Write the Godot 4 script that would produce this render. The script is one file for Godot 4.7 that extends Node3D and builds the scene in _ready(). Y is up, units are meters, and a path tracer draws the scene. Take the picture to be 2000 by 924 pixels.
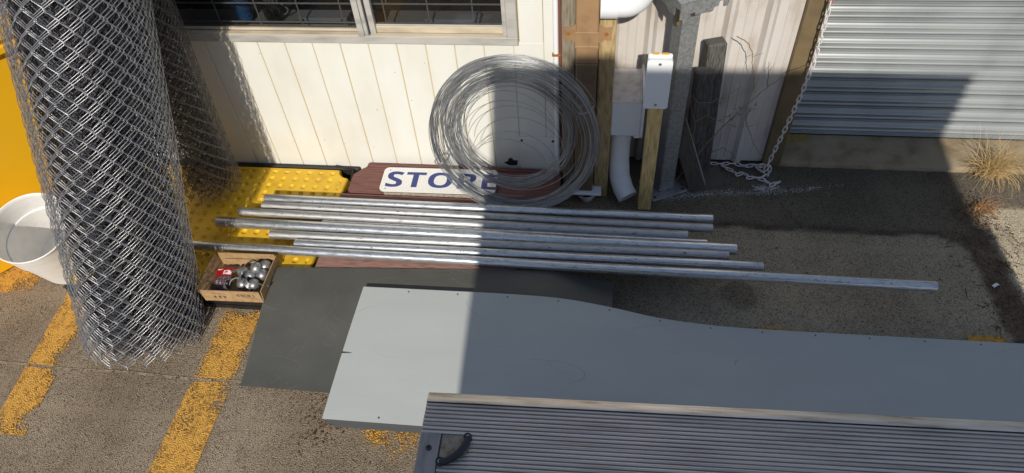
extends Node3D
# Yard corner beside a cream shed: mesh rolls, wire coil, galvanised pipes and sheets, seen from a truck tail lift.

var M := {}
var names_used := {}
var rng := RandomNumberGenerator.new()

# ---------------------------------------------------------------- mesh builder
class MB:
	var v := PackedVector3Array()
	var n := PackedVector3Array()
	var c := PackedColorArray()
	var uv := PackedVector2Array()
	var ix := PackedInt32Array()
	var xf := Transform3D.IDENTITY
	var col := Color(1, 1, 1)

	func vert(p: Vector3, nn: Vector3, t := Vector2.ZERO) -> int:
		v.append(xf * p); n.append((xf.basis * nn).normalized()); c.append(col); uv.append(t)
		return v.size() - 1

	func quad(a: Vector3, b: Vector3, d: Vector3, e: Vector3, ta := Vector2(0, 1), tb := Vector2(1, 1), td := Vector2(1, 0), te := Vector2(0, 0)) -> void:
		# counter-clockwise as seen from the front
		var nn := (b - a).cross(d - a)
		if nn.length_squared() < 1e-16: nn = (d - a).cross(e - a)
		nn = nn.normalized()
		var i := vert(a, nn, ta); vert(b, nn, tb); vert(d, nn, td); vert(e, nn, te)
		ix.append_array(PackedInt32Array([i, i + 2, i + 1, i, i + 3, i + 2]))

	func tri(a: Vector3, b: Vector3, d: Vector3) -> void:
		var nn := (b - a).cross(d - a).normalized()
		var i := vert(a, nn); vert(b, nn); vert(d, nn)
		ix.append_array(PackedInt32Array([i, i + 2, i + 1]))

	func out_quad(a: Vector3, b: Vector3, d: Vector3, e: Vector3, ctr: Vector3) -> void:
		var nn := (b - a).cross(d - a)
		if nn.length_squared() < 1e-16: nn = (d - a).cross(e - a)
		if nn.dot((a + b + d + e) / 4.0 - ctr) < 0: quad(e, d, b, a)
		else: quad(a, b, d, e)

	func box(ctr: Vector3, size: Vector3, bev := 0.0) -> void:
		var h := size / 2.0
		var b: float = min(bev, min(h.x, min(h.y, h.z)) * 0.9)
		if b <= 0.0:
			for ax in 3:
				for s in [-1.0, 1.0]:
					var u := (ax + 1) % 3
					var w := (ax + 2) % 3
					var q := []
					for k in [[-1, -1], [1, -1], [1, 1], [-1, 1]]:
						var p := Vector3.ZERO
						p[ax] = s * h[ax]; p[u] = k[0] * h[u]; p[w] = k[1] * h[w]
						q.append(ctr + p)
					out_quad(q[0], q[1], q[2], q[3], ctr)
			return
		var cp := func(sx: float, sy: float, sz: float, ax: int) -> Vector3:
			var p := Vector3(sx * (h.x - b), sy * (h.y - b), sz * (h.z - b))
			p[ax] += b * [sx, sy, sz][ax]
			return ctr + p
		for ax in 3:
			var u := (ax + 1) % 3
			var w := (ax + 2) % 3
			for s in [-1.0, 1.0]:
				var q := []
				for k in [[-1, -1], [1, -1], [1, 1], [-1, 1]]:
					var sg := [0.0, 0.0, 0.0]
					sg[ax] = s; sg[u] = k[0]; sg[w] = k[1]
					q.append(cp.call(sg[0], sg[1], sg[2], ax))
				out_quad(q[0], q[1], q[2], q[3], ctr)
			for s1 in [-1.0, 1.0]:
				for s2 in [-1.0, 1.0]:
					var lo := [0.0, 0.0, 0.0]
					lo[ax] = -1.0; lo[u] = s1; lo[w] = s2
					var hi := lo.duplicate(); hi[ax] = 1.0
					out_quad(cp.call(lo[0], lo[1], lo[2], u), cp.call(hi[0], hi[1], hi[2], u), cp.call(hi[0], hi[1], hi[2], w), cp.call(lo[0], lo[1], lo[2], w), ctr)
		for sx in [-1.0, 1.0]:
			for sy in [-1.0, 1.0]:
				for sz in [-1.0, 1.0]:
					var a: Vector3 = cp.call(sx, sy, sz, 0)
					var d: Vector3 = cp.call(sx, sy, sz, 1)
					var e: Vector3 = cp.call(sx, sy, sz, 2)
					if (d - a).cross(e - a).dot(Vector3(sx, sy, sz)) < 0: tri(a, e, d)
					else: tri(a, d, e)

	func tube(pts: Array, r, sides := 8, caps := true, closed := false) -> void:
		# r: a number or an array of one radius per point
		var cnt := pts.size()
		var base := v.size()
		var t0: Vector3 = (pts[1] - pts[0]).normalized()
		var up := Vector3.UP if absf(t0.y) < 0.9 else Vector3.RIGHT
		var nx := t0.cross(up).normalized()
		var along := 0.0
		for k in cnt:
			var t: Vector3
			if closed: t = (pts[(k + 1) % cnt] - pts[(k - 1 + cnt) % cnt]).normalized()
			else: t = (pts[mini(k + 1, cnt - 1)] - pts[maxi(k - 1, 0)]).normalized()
			nx = (nx - t * nx.dot(t)).normalized()
			var ny := t.cross(nx)
			var rr: float = r[k] if r is Array else r
			if k > 0: along += (pts[k] - pts[k - 1]).length()
			for s in sides + 1:
				var a := TAU * s / sides
				var d := nx * cos(a) + ny * sin(a)
				vert(pts[k] + d * rr, d, Vector2(float(s) / sides, along))
		var rows := cnt if closed else cnt - 1
		for k in rows:
			for s in sides:
				var a := base + k * (sides + 1) + s
				var b := base + ((k + 1) % cnt) * (sides + 1) + s
				ix.append_array(PackedInt32Array([a, b, a + 1, a + 1, b, b + 1]))
		if caps and not closed:
			for e in [0, cnt - 1]:
				var t: Vector3 = (pts[0] - pts[1]).normalized() if e == 0 else (pts[cnt - 1] - pts[cnt - 2]).normalized()
				var ci := vert(pts[e], t)
				for s in sides + 1:
					v.append(v[base + e * (sides + 1) + s]); n.append((xf.basis * t).normalized()); c.append(col); uv.append(Vector2.ZERO)
				for s in sides:
					if e == 0: ix.append_array(PackedInt32Array([ci, ci + 1 + s, ci + 2 + s]))
					else: ix.append_array(PackedInt32Array([ci, ci + 2 + s, ci + 1 + s]))

	func lathe(prof: Array, sides := 24, smooth := false) -> void:
		# prof: Vector2(radius, height) from bottom to top, about +y
		for k in prof.size() - 1:
			var p: Vector2 = prof[k]
			var q: Vector2 = prof[k + 1]
			var d := (q - p).normalized()
			var n0 := Vector2(d.y, -d.x)
			var na := n0
			var nb := n0
			if smooth:
				if k > 0:
					var dp: Vector2 = (p - prof[k - 1]).normalized()
					na = (n0 + Vector2(dp.y, -dp.x)).normalized()
				if k < prof.size() - 2:
					var dq: Vector2 = (prof[k + 2] - q).normalized()
					nb = (n0 + Vector2(dq.y, -dq.x)).normalized()
			var base := v.size()
			for s in sides + 1:
				var a := TAU * s / sides
				var e := Vector3(cos(a), 0, sin(a))
				vert(e * p.x + Vector3.UP * p.y, e * na.x + Vector3.UP * na.y, Vector2(float(s) / sides, p.y))
				vert(e * q.x + Vector3.UP * q.y, e * nb.x + Vector3.UP * nb.y, Vector2(float(s) / sides, q.y))
			for s in sides:
				var i := base + s * 2
				ix.append_array(PackedInt32Array([i, i + 2, i + 1, i + 1, i + 2, i + 3]))

	func prism(poly: PackedVector2Array, z0: float, z1: float) -> void:
		# polygon in the xy plane, from z0 to z1
		var t := Geometry2D.triangulate_polygon(poly)
		for f in [[z0, -1.0], [z1, 1.0]]:
			var base := v.size()
			for p in poly: vert(Vector3(p.x, p.y, f[0]), Vector3(0, 0, f[1]), p)
			for k in range(0, t.size(), 3):
				var ccw := (poly[t[k + 1]] - poly[t[k]]).cross(poly[t[k + 2]] - poly[t[k]]) > 0
				if ccw == (f[1] > 0): ix.append_array(PackedInt32Array([base + t[k], base + t[k + 2], base + t[k + 1]]))
				else: ix.append_array(PackedInt32Array([base + t[k], base + t[k + 1], base + t[k + 2]]))
		var area := 0.0
		for k in poly.size(): area += poly[k].cross(poly[(k + 1) % poly.size()])
		for k in poly.size():
			var p := poly[k]
			var q := poly[(k + 1) % poly.size()]
			var a := Vector3(p.x, p.y, z0)
			var b := Vector3(q.x, q.y, z0)
			var d := Vector3(q.x, q.y, z1)
			var e := Vector3(p.x, p.y, z1)
			if area > 0: quad(a, b, d, e)
			else: quad(b, a, e, d)

	func grid(nu: int, nv: int, f: Callable, colf = null) -> void:
		# f(u, v) -> point; smooth normals by differences
		var pts := []
		for j in nv + 1:
			for i in nu + 1:
				pts.append(f.call(float(i) / nu, float(j) / nv))
		var base := v.size()
		for j in nv + 1:
			for i in nu + 1:
				var w := nu + 1
				var du: Vector3 = pts[j * w + mini(i + 1, nu)] - pts[j * w + maxi(i - 1, 0)]
				var dv: Vector3 = pts[mini(j + 1, nv) * w + i] - pts[maxi(j - 1, 0) * w + i]
				if colf != null: col = colf.call(pts[j * w + i])
				vert(pts[j * w + i], dv.cross(du).normalized(), Vector2(float(i) / nu, float(j) / nv))
		for j in nv:
			for i in nu:
				var a := base + j * (nu + 1) + i
				var b := a + nu + 1
				ix.append_array(PackedInt32Array([a, a + 1, b, a + 1, b + 1, b]))
		col = Color(1, 1, 1)

	func mesh() -> ArrayMesh:
		var arr := []
		arr.resize(Mesh.ARRAY_MAX)
		arr[Mesh.ARRAY_VERTEX] = v; arr[Mesh.ARRAY_NORMAL] = n; arr[Mesh.ARRAY_COLOR] = c; arr[Mesh.ARRAY_TEX_UV] = uv; arr[Mesh.ARRAY_INDEX] = ix
		var m := ArrayMesh.new()
		m.add_surface_from_arrays(Mesh.PRIMITIVE_TRIANGLES, arr)
		return m

# ---------------------------------------------------------------- scene helpers
func numbered(called: String) -> String:
	var k: int = names_used.get(called, -1) + 1
	names_used[called] = k
	return called if k == 0 else "%s_%03d" % [called, k]

func obj(called: String, b, m: Material, parent: Node = self) -> MeshInstance3D:
	var o := MeshInstance3D.new()
	o.mesh = b.mesh() if b is MB else b
	o.material_override = m
	if parent == self:
		o.name = numbered(called); add_child(o)
	else:
		var k := 0
		var nm := called
		while parent.has_node(nm):
			k += 1; nm = "%s_%03d" % [called, k]
		o.name = nm; parent.add_child(o, true)
	return o

func tag(o: Node, label: String, category: String, group := "") -> Node:
	o.set_meta("label", label); o.set_meta("category", category)
	if group: o.set_meta("group", group)
	return o

func thing(called: String, label: String, category: String, at := Vector3.ZERO, turn := 0.0, group := "") -> Node3D:
	var o := Node3D.new()
	o.name = numbered(called); add_child(o)
	o.position = at; o.rotation.y = turn
	tag(o, label, category, group)
	return o

func node_part(called: String, parent: Node) -> Node3D:
	var o := Node3D.new()
	o.name = called; parent.add_child(o, true)
	return o

func struct(called: String, b, m: Material) -> MeshInstance3D:
	var o := obj(called, b, m)
	o.set_meta("kind", "structure")
	return o

func stuff(o: Node) -> Node:
	o.set_meta("kind", "stuff")
	return o

func bx(ctr: Vector3, size: Vector3, bev := 0.0) -> MB:
	var b := MB.new(); b.box(ctr, size, bev); return b

func span(a: Vector3, d: Vector3, bev := 0.0) -> MB:
	return bx((a + d) / 2.0, (d - a).abs(), bev)

func tb(pts: Array, r, sides := 12, caps := true) -> MB:
	var b := MB.new(); b.tube(pts, r, sides, caps); return b

func noise(seed_: int, freq: float, type := FastNoiseLite.TYPE_SIMPLEX_SMOOTH, oct := 3) -> FastNoiseLite:
	var f := FastNoiseLite.new()
	f.seed = seed_; f.frequency = freq; f.noise_type = type; f.fractal_octaves = oct
	if oct <= 1: f.fractal_type = FastNoiseLite.FRACTAL_NONE
	return f

func ntex(f: FastNoiseLite, stops: Array, size := 512, bump := 0.0) -> NoiseTexture2D:
	# stops: [offset, Color] pairs
	var t := NoiseTexture2D.new()
	t.width = size; t.height = size; t.seamless = true; t.noise = f; t.generate_mipmaps = true
	if bump > 0.0:
		t.as_normal_map = true; t.bump_strength = bump
	elif stops.size():
		var g := Gradient.new()
		g.offsets = PackedFloat32Array(stops.map(func(s): return s[0]))
		g.colors = PackedColorArray(stops.map(func(s): return s[1]))
		t.color_ramp = g
	return t

func g(x: float) -> Color: return Color(x, x, x)

func mat(lin: Color, rough := 0.6, metal := 0.0, tex: Texture2D = null, scale := Vector3.ONE, world := false) -> StandardMaterial3D:
	var m := StandardMaterial3D.new()
	m.albedo_color = lin.linear_to_srgb()
	m.roughness = rough; m.metallic = metal
	if tex:
		m.albedo_texture = tex
		m.uv1_triplanar = true; m.uv1_world_triplanar = world; m.uv1_scale = scale
	return m

func relief(m: StandardMaterial3D, tex: Texture2D, cm: float) -> void:
	m.heightmap_enabled = true; m.heightmap_texture = tex; m.heightmap_scale = cm

func materials() -> void:
	var soft := ntex(noise(3, 0.012, FastNoiseLite.TYPE_SIMPLEX_SMOOTH, 5), [[0.0, g(0.80)], [0.5, g(0.95)], [1.0, g(1.0)]])
	var dirt := ntex(noise(5, 0.02, FastNoiseLite.TYPE_SIMPLEX_SMOOTH, 6), [[0.0, Color(0.70, 0.65, 0.57)], [0.5, Color(0.93, 0.91, 0.88)], [1.0, g(1.0)]])
	var stone := noise(7, 0.13, FastNoiseLite.TYPE_CELLULAR, 1)
	stone.cellular_return_type = FastNoiseLite.RETURN_CELL_VALUE
	var stone_h := noise(7, 0.13, FastNoiseLite.TYPE_CELLULAR, 1)
	stone_h.cellular_return_type = FastNoiseLite.RETURN_DISTANCE
	var stone_t := ntex(stone, [[0.0, Color(0.50, 0.48, 0.45)], [0.08, Color(0.66, 0.64, 0.62)], [0.22, Color(0.83, 0.82, 0.81)], [0.6, Color(0.90, 0.89, 0.88)], [0.9, Color(0.97, 0.965, 0.95)], [1.0, g(1.0)]], 1024)
	var stone_b := ntex(stone_h, [[0.0, g(1.0)], [1.0, g(0.0)]], 1024)
	var grain := ntex(noise(11, 0.02, FastNoiseLite.TYPE_SIMPLEX_SMOOTH, 5), [[0.0, g(0.66)], [0.45, g(0.88)], [1.0, g(1.0)]])
	var spangle_n := noise(13, 0.05, FastNoiseLite.TYPE_CELLULAR, 1)
	spangle_n.cellular_return_type = FastNoiseLite.RETURN_CELL_VALUE
	var spangle := ntex(spangle_n, [[0.0, g(0.84)], [0.6, g(0.94)], [1.0, g(1.0)]])
	var scuff := ntex(noise(17, 0.03, FastNoiseLite.TYPE_SIMPLEX_SMOOTH, 5), [[0.0, g(0.5)], [0.2, g(0.78)], [0.32, g(0.95)], [1.0, g(1.0)]])

	M.ground = mat(Color(1, 1, 1), 0.93, 0.0, stone_t, Vector3.ONE * 1.55, true)
	M.ground.vertex_color_use_as_albedo = true
	relief(M.ground, stone_b, 0.55)
	M.concrete = mat(Color(0.36, 0.305, 0.215), 0.9, 0.0, dirt, Vector3(0.5, 0.5, 0.5), true)
	relief(M.concrete, ntex(noise(19, 0.12, FastNoiseLite.TYPE_SIMPLEX_SMOOTH, 4), []), 0.25)
	M.paint_yellow = mat(Color(0.76, 0.405, 0.075), 0.85, 0.0, ntex(stone, [[0.0, g(0.72)], [0.3, g(0.9)], [1.0, g(1.0)]], 512), Vector3.ONE * 1.25, true)
	relief(M.paint_yellow, stone_b, 0.6)
	M.paint_white = mat(Color(0.62, 0.62, 0.66), 0.85, 0.0, stone_t, Vector3.ONE * 0.85, true)
	M.joint = mat(Color(0.40, 0.325, 0.235), 0.95, 0.0, stone_t, Vector3.ONE * 0.85, true)
	M.crack = mat(Color(0.03, 0.026, 0.022), 0.95)
	M.cream = mat(Color(0.765, 0.78, 0.745), 0.5, 0.0, ntex(noise(23, 0.01, FastNoiseLite.TYPE_SIMPLEX_SMOOTH, 4), [[0.0, Color(0.96, 0.95, 0.93)], [0.5, Color(0.985, 0.98, 0.97)], [1.0, g(1.0)]]), Vector3(0.7, 0.35, 0.7), true)
	M.groove = mat(Color(0.62, 0.48, 0.24), 0.8)
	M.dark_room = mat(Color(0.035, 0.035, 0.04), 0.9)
	M.frame = mat(Color(0.50, 0.49, 0.46), 0.45, 0.0, soft, Vector3(0.5, 2.0, 0.5), true)
	M.sill = mat(Color(0.62, 0.54, 0.41), 0.6, 0.0, soft, Vector3(0.6, 2.0, 0.6), true)
	M.seal = mat(Color(0.02, 0.02, 0.022), 0.6)
	M.glass = StandardMaterial3D.new()
	M.glass.albedo_color = Color(0.04, 0.05, 0.06, 0.36); M.glass.transparency = BaseMaterial3D.TRANSPARENCY_ALPHA
	M.glass.roughness = 0.03; M.glass.metallic_specular = 0.5
	M.bar = mat(Color(0.42, 0.46, 0.47), 0.5)
	M.ledge = mat(Color(0.42, 0.41, 0.40), 0.8)
	M.blue_rope = mat(Color(0.05, 0.20, 0.50), 0.7)
	M.straw = mat(Color(0.42, 0.36, 0.27), 0.8)
	M.grey_box = mat(Color(0.40, 0.44, 0.48), 0.6)
	M.wire = mat(Color(0.58, 0.60, 0.64), 0.38, 0.85, soft, Vector3.ONE * 3.0)
	M.wire_core_shaded = mat(Color(0.10, 0.10, 0.11), 0.35, 0.6)  # dark wire: the shade inside the rolls is put into its colour
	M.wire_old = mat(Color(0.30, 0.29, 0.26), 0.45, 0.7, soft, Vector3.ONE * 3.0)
	M.coil = mat(Color(0.36, 0.375, 0.39), 0.34, 0.65)
	M.pipe = mat(Color(0.66, 0.69, 0.72), 0.30, 0.85, scuff, Vector3(0.8, 6.0, 6.0))
	var rgh := ntex(noise(29, 0.03, FastNoiseLite.TYPE_SIMPLEX_SMOOTH, 5), [[0.0, g(0.55)], [0.5, g(0.85)], [1.0, g(1.0)]])
	M.pipe.roughness = 0.38; M.pipe.roughness_texture = rgh
	M.pipe_dull = M.pipe.duplicate()
	M.pipe_dull.albedo_color = Color(0.52, 0.53, 0.54).linear_to_srgb(); M.pipe_dull.roughness = 0.6
	M.pipe_in = mat(Color(0.05, 0.05, 0.055), 0.7, 0.3)
	M.galv = mat(Color(0.42, 0.44, 0.45), 0.5, 0.6, spangle, Vector3.ONE * 4.0)
	M.bolt = mat(Color(0.38, 0.38, 0.38), 0.4, 0.8)
	M.brass = mat(Color(0.30, 0.22, 0.10), 0.5, 0.6)
	M.screw = mat(Color(0.06, 0.06, 0.065), 0.5, 0.4)
	M.sheet_white = mat(Color(0.50, 0.53, 0.52), 0.34)
	M.sheet_under = mat(Color(0.10, 0.105, 0.10), 0.5)
	M.red_timber = mat(Color(0.225, 0.10, 0.085), 0.75, 0.0, grain, Vector3(0.7, 7.0, 7.0))
	relief(M.red_timber, grain, 0.15)
	M.red_worn = mat(Color(0.36, 0.20, 0.16), 0.8, 0.0, grain, Vector3(0.9, 9.0, 9.0))
	relief(M.red_worn, grain, 0.2)
	M.pallet = mat(Color(0.76, 0.485, 0.03), 0.5, 0.0, ntex(noise(31, 0.015, FastNoiseLite.TYPE_SIMPLEX_SMOOTH, 5), [[0.0, Color(0.86, 0.83, 0.76)], [0.4, Color(0.96, 0.95, 0.93)], [1.0, g(1.0)]]), Vector3.ONE * 0.8)
	M.black_plastic = mat(Color(0.016, 0.016, 0.017), 0.5, 0.0, soft, Vector3.ONE)
	M.card = mat(Color(0.45, 0.295, 0.15), 0.85, 0.0, soft, Vector3.ONE * 3.0)
	M.ink = mat(Color(0.10, 0.06, 0.03), 0.9)
	M.cap_metal = mat(Color(0.38, 0.39, 0.395), 0.42, 0.75, spangle, Vector3.ONE * 6.0)
	M.white_plastic = mat(Color(0.86, 0.86, 0.85), 0.4, 0.0, ntex(noise(37, 0.02, FastNoiseLite.TYPE_SIMPLEX_SMOOTH, 5), [[0.0, Color(0.95, 0.94, 0.92)], [0.5, g(0.98)], [1.0, g(1.0)]]), Vector3.ONE * 1.5)
	M.pvc = mat(Color(0.82, 0.85, 0.88), 0.35)
	M.grey_cover = mat(Color(0.74, 0.73, 0.73), 0.6, 0.0, soft, Vector3.ONE * 2.0)
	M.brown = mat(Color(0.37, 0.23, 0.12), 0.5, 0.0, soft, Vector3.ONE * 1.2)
	M.brown_dark = mat(Color(0.21, 0.145, 0.09), 0.5, 0.0, soft, Vector3.ONE * 1.2)  # lower downpipe: own darker brown, deepened further for the shade on it
	M.timber = mat(Color(0.56, 0.41, 0.21), 0.75, 0.0, grain, Vector3(5.0, 0.8, 5.0))
	M.timber_grey = mat(Color(0.30, 0.26, 0.19), 0.8, 0.0, grain, Vector3(5.0, 0.8, 5.0))
	M.stick = mat(Color(0.88, 0.64, 0.28), 0.7, 0.0, grain, Vector3(6.0, 0.7, 6.0))
	M.stick_end = mat(Color(0.80, 0.45, 0.07), 0.7)
	M.old_timber = mat(Color(0.17, 0.165, 0.155), 0.9, 0.0, ntex(noise(41, 0.03, FastNoiseLite.TYPE_SIMPLEX_SMOOTH, 5), [[0.0, g(0.3)], [0.4, g(0.7)], [1.0, g(1.0)]]), Vector3(9.0, 0.8, 9.0))
	relief(M.old_timber, grain, 0.4)
	M.plank = mat(Color(0.12, 0.105, 0.085), 0.9, 0.0, grain, Vector3(8.0, 0.8, 8.0))
	M.edge_skylit = mat(Color(0.42, 0.41, 0.40), 0.9, 0.0, grain, Vector3(4.0, 3.0, 4.0))  # pale grey that paints sky light onto the plank edge
	M.clad = mat(Color(0.61, 0.59, 0.57), 0.45, 0.0, ntex(noise(43, 0.012, FastNoiseLite.TYPE_SIMPLEX_SMOOTH, 5), [[0.0, Color(0.86, 0.83, 0.79)], [0.45, Color(0.97, 0.96, 0.95)], [1.0, g(1.0)]]), Vector3(1.0, 0.5, 1.0), true)
	M.jamb = mat(Color(0.19, 0.14, 0.075), 0.55, 0.0, soft, Vector3.ONE, true)
	M.trim_red = mat(Color(0.20, 0.07, 0.05), 0.6)
	M.rust = mat(Color(0.30, 0.12, 0.03), 0.85)
	M.shutter = mat(Color(0.42, 0.45, 0.455), 0.27, 0.4, soft, Vector3(0.25, 0.25, 0.25), true)
	M.chain = mat(Color(0.66, 0.63, 0.63), 0.5)
	M.chain_red = mat(Color(0.45, 0.16, 0.15), 0.5)
	M.vine = mat(Color(0.25, 0.145, 0.08), 0.85)
	M.dead_leaf = mat(Color(0.10, 0.05, 0.02), 0.85)
	M.grass = mat(Color(0.74, 0.55, 0.27), 0.8); M.grass.vertex_color_use_as_albedo = true
	M.litter = mat(Color(0.20, 0.13, 0.08), 0.9); M.litter.vertex_color_use_as_albedo = true
	M.bin = mat(Color(0.80, 0.44, 0.010), 0.42)
	M.deck = mat(Color(0.68, 0.605, 0.53), 0.42, 0.85, ntex(noise(47, 0.015, FastNoiseLite.TYPE_SIMPLEX_SMOOTH, 6), [[0.0, g(0.78)], [0.4, g(0.93)], [0.7, g(1.0)], [1.0, g(1.0)]]), Vector3(0.35, 9.0, 9.0))
	M.deck_dark = mat(Color(0.04, 0.04, 0.045), 0.6, 0.4)
	M.rail = mat(Color(0.80, 0.76, 0.70), 0.35, 0.9, ntex(noise(53, 0.02, FastNoiseLite.TYPE_SIMPLEX_SMOOTH, 6), [[0.0, Color(0.66, 0.62, 0.56)], [0.4, Color(0.9, 0.88, 0.86)], [1.0, g(1.0)]]), Vector3(0.5, 5.0, 5.0))
	M.end_plate = mat(Color(0.40, 0.365, 0.33), 0.5, 0.6, soft, Vector3(4.0, 4.0, 1.0))
	M.recess = mat(Color(0.40, 0.34, 0.27), 0.8, 0.0, dirt, Vector3.ONE * 4.0)
	M.handle = mat(Color(0.022, 0.024, 0.032), 0.35)
	M.truck_white = mat(Color(0.70, 0.70, 0.70), 0.5)
	M.tyre = mat(Color(0.02, 0.02, 0.02), 0.9)
	M.navy = mat(Color(0.035, 0.05, 0.20), 0.5)
	M.sign = mat(Color(0.78, 0.78, 0.76), 0.5, 0.0, ntex(noise(59, 0.09, FastNoiseLite.TYPE_SIMPLEX_SMOOTH, 4), [[0.0, g(0.55)], [0.25, g(0.9)], [0.35, g(1.0)], [1.0, g(1.0)]]), Vector3.ONE * 2.5)
	M.sign_edge = mat(Color(0.42, 0.40, 0.35), 0.7, 0.0, dirt, Vector3.ONE * 4.0)

func _ready() -> void:
	rng.seed = 20240
	# ------------------------------------------------------------ camera
	var cam := Camera3D.new()
	var pitch := 0.83130468
	var roll := 0.08970352
	var yaw := -0.18728409
	var fwd := Vector3(sin(yaw) * cos(pitch), -sin(pitch), -cos(yaw) * cos(pitch))
	var rt := Vector3(cos(yaw), 0, sin(yaw))
	var dn := fwd.cross(rt)
	var r2 := rt * cos(roll) + dn * sin(roll)
	var d2 := -rt * sin(roll) + dn * cos(roll)
	cam.transform = Transform3D(Basis(r2, -d2, -fwd), Vector3(0, 2.80928, 2.9202))
	cam.fov = 38.61
	cam.near = 0.05; cam.far = 400.0
	cam.name = "camera"
	add_child(cam)
	cam.current = true
	# ------------------------------------------------------------ sky, sun, exposure
	var we := WorldEnvironment.new()
	we.name = "world_environment"
	var env := Environment.new()
	env.background_mode = Environment.BG_SKY
	var sky := Sky.new()
	var sm := ProceduralSkyMaterial.new()
	sm.sky_top_color = Color(0.46, 0.54, 0.67); sm.sky_horizon_color = Color(0.80, 0.83, 0.87); sm.sky_curve = 0.2
	sm.ground_horizon_color = Color(0.45, 0.43, 0.40); sm.ground_bottom_color = Color(0.25, 0.23, 0.20)
	sm.sky_energy_multiplier = 1.0
	sky.sky_material = sm
	env.sky = sky
	env.background_energy_multiplier = 0.80
	env.tonemap_mode = Environment.TONE_MAPPER_LINEAR
	env.tonemap_exposure = 1.05
	env.sdfgi_enabled = true; env.ssao_enabled = true; env.ssil_enabled = true
	we.environment = env
	add_child(we)
	var sun := DirectionalLight3D.new()
	sun.name = "sun"
	sun.basis = Basis.looking_at(Vector3(-0.05, -0.664, -1.0).normalized())
	sun.light_energy = 1.25
	sun.light_color = Color(1.0, 0.965, 0.91)
	sun.light_angular_distance = 0.7
	sun.shadow_enabled = true
	add_child(sun)

	materials()
	ground()
	shed_wall()
	clad_wall()
	roller_and_slab()
	truck()
	spill_pallet()
	timber_deck()
	sheets()
	pipes()
	mesh_rolls()
	wire_coil()
	store_sign()
	yellow_bin()
	bucket()
	fittings_box()
	corner_services()
	posts_and_planks()
	chain_and_plants()

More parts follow.
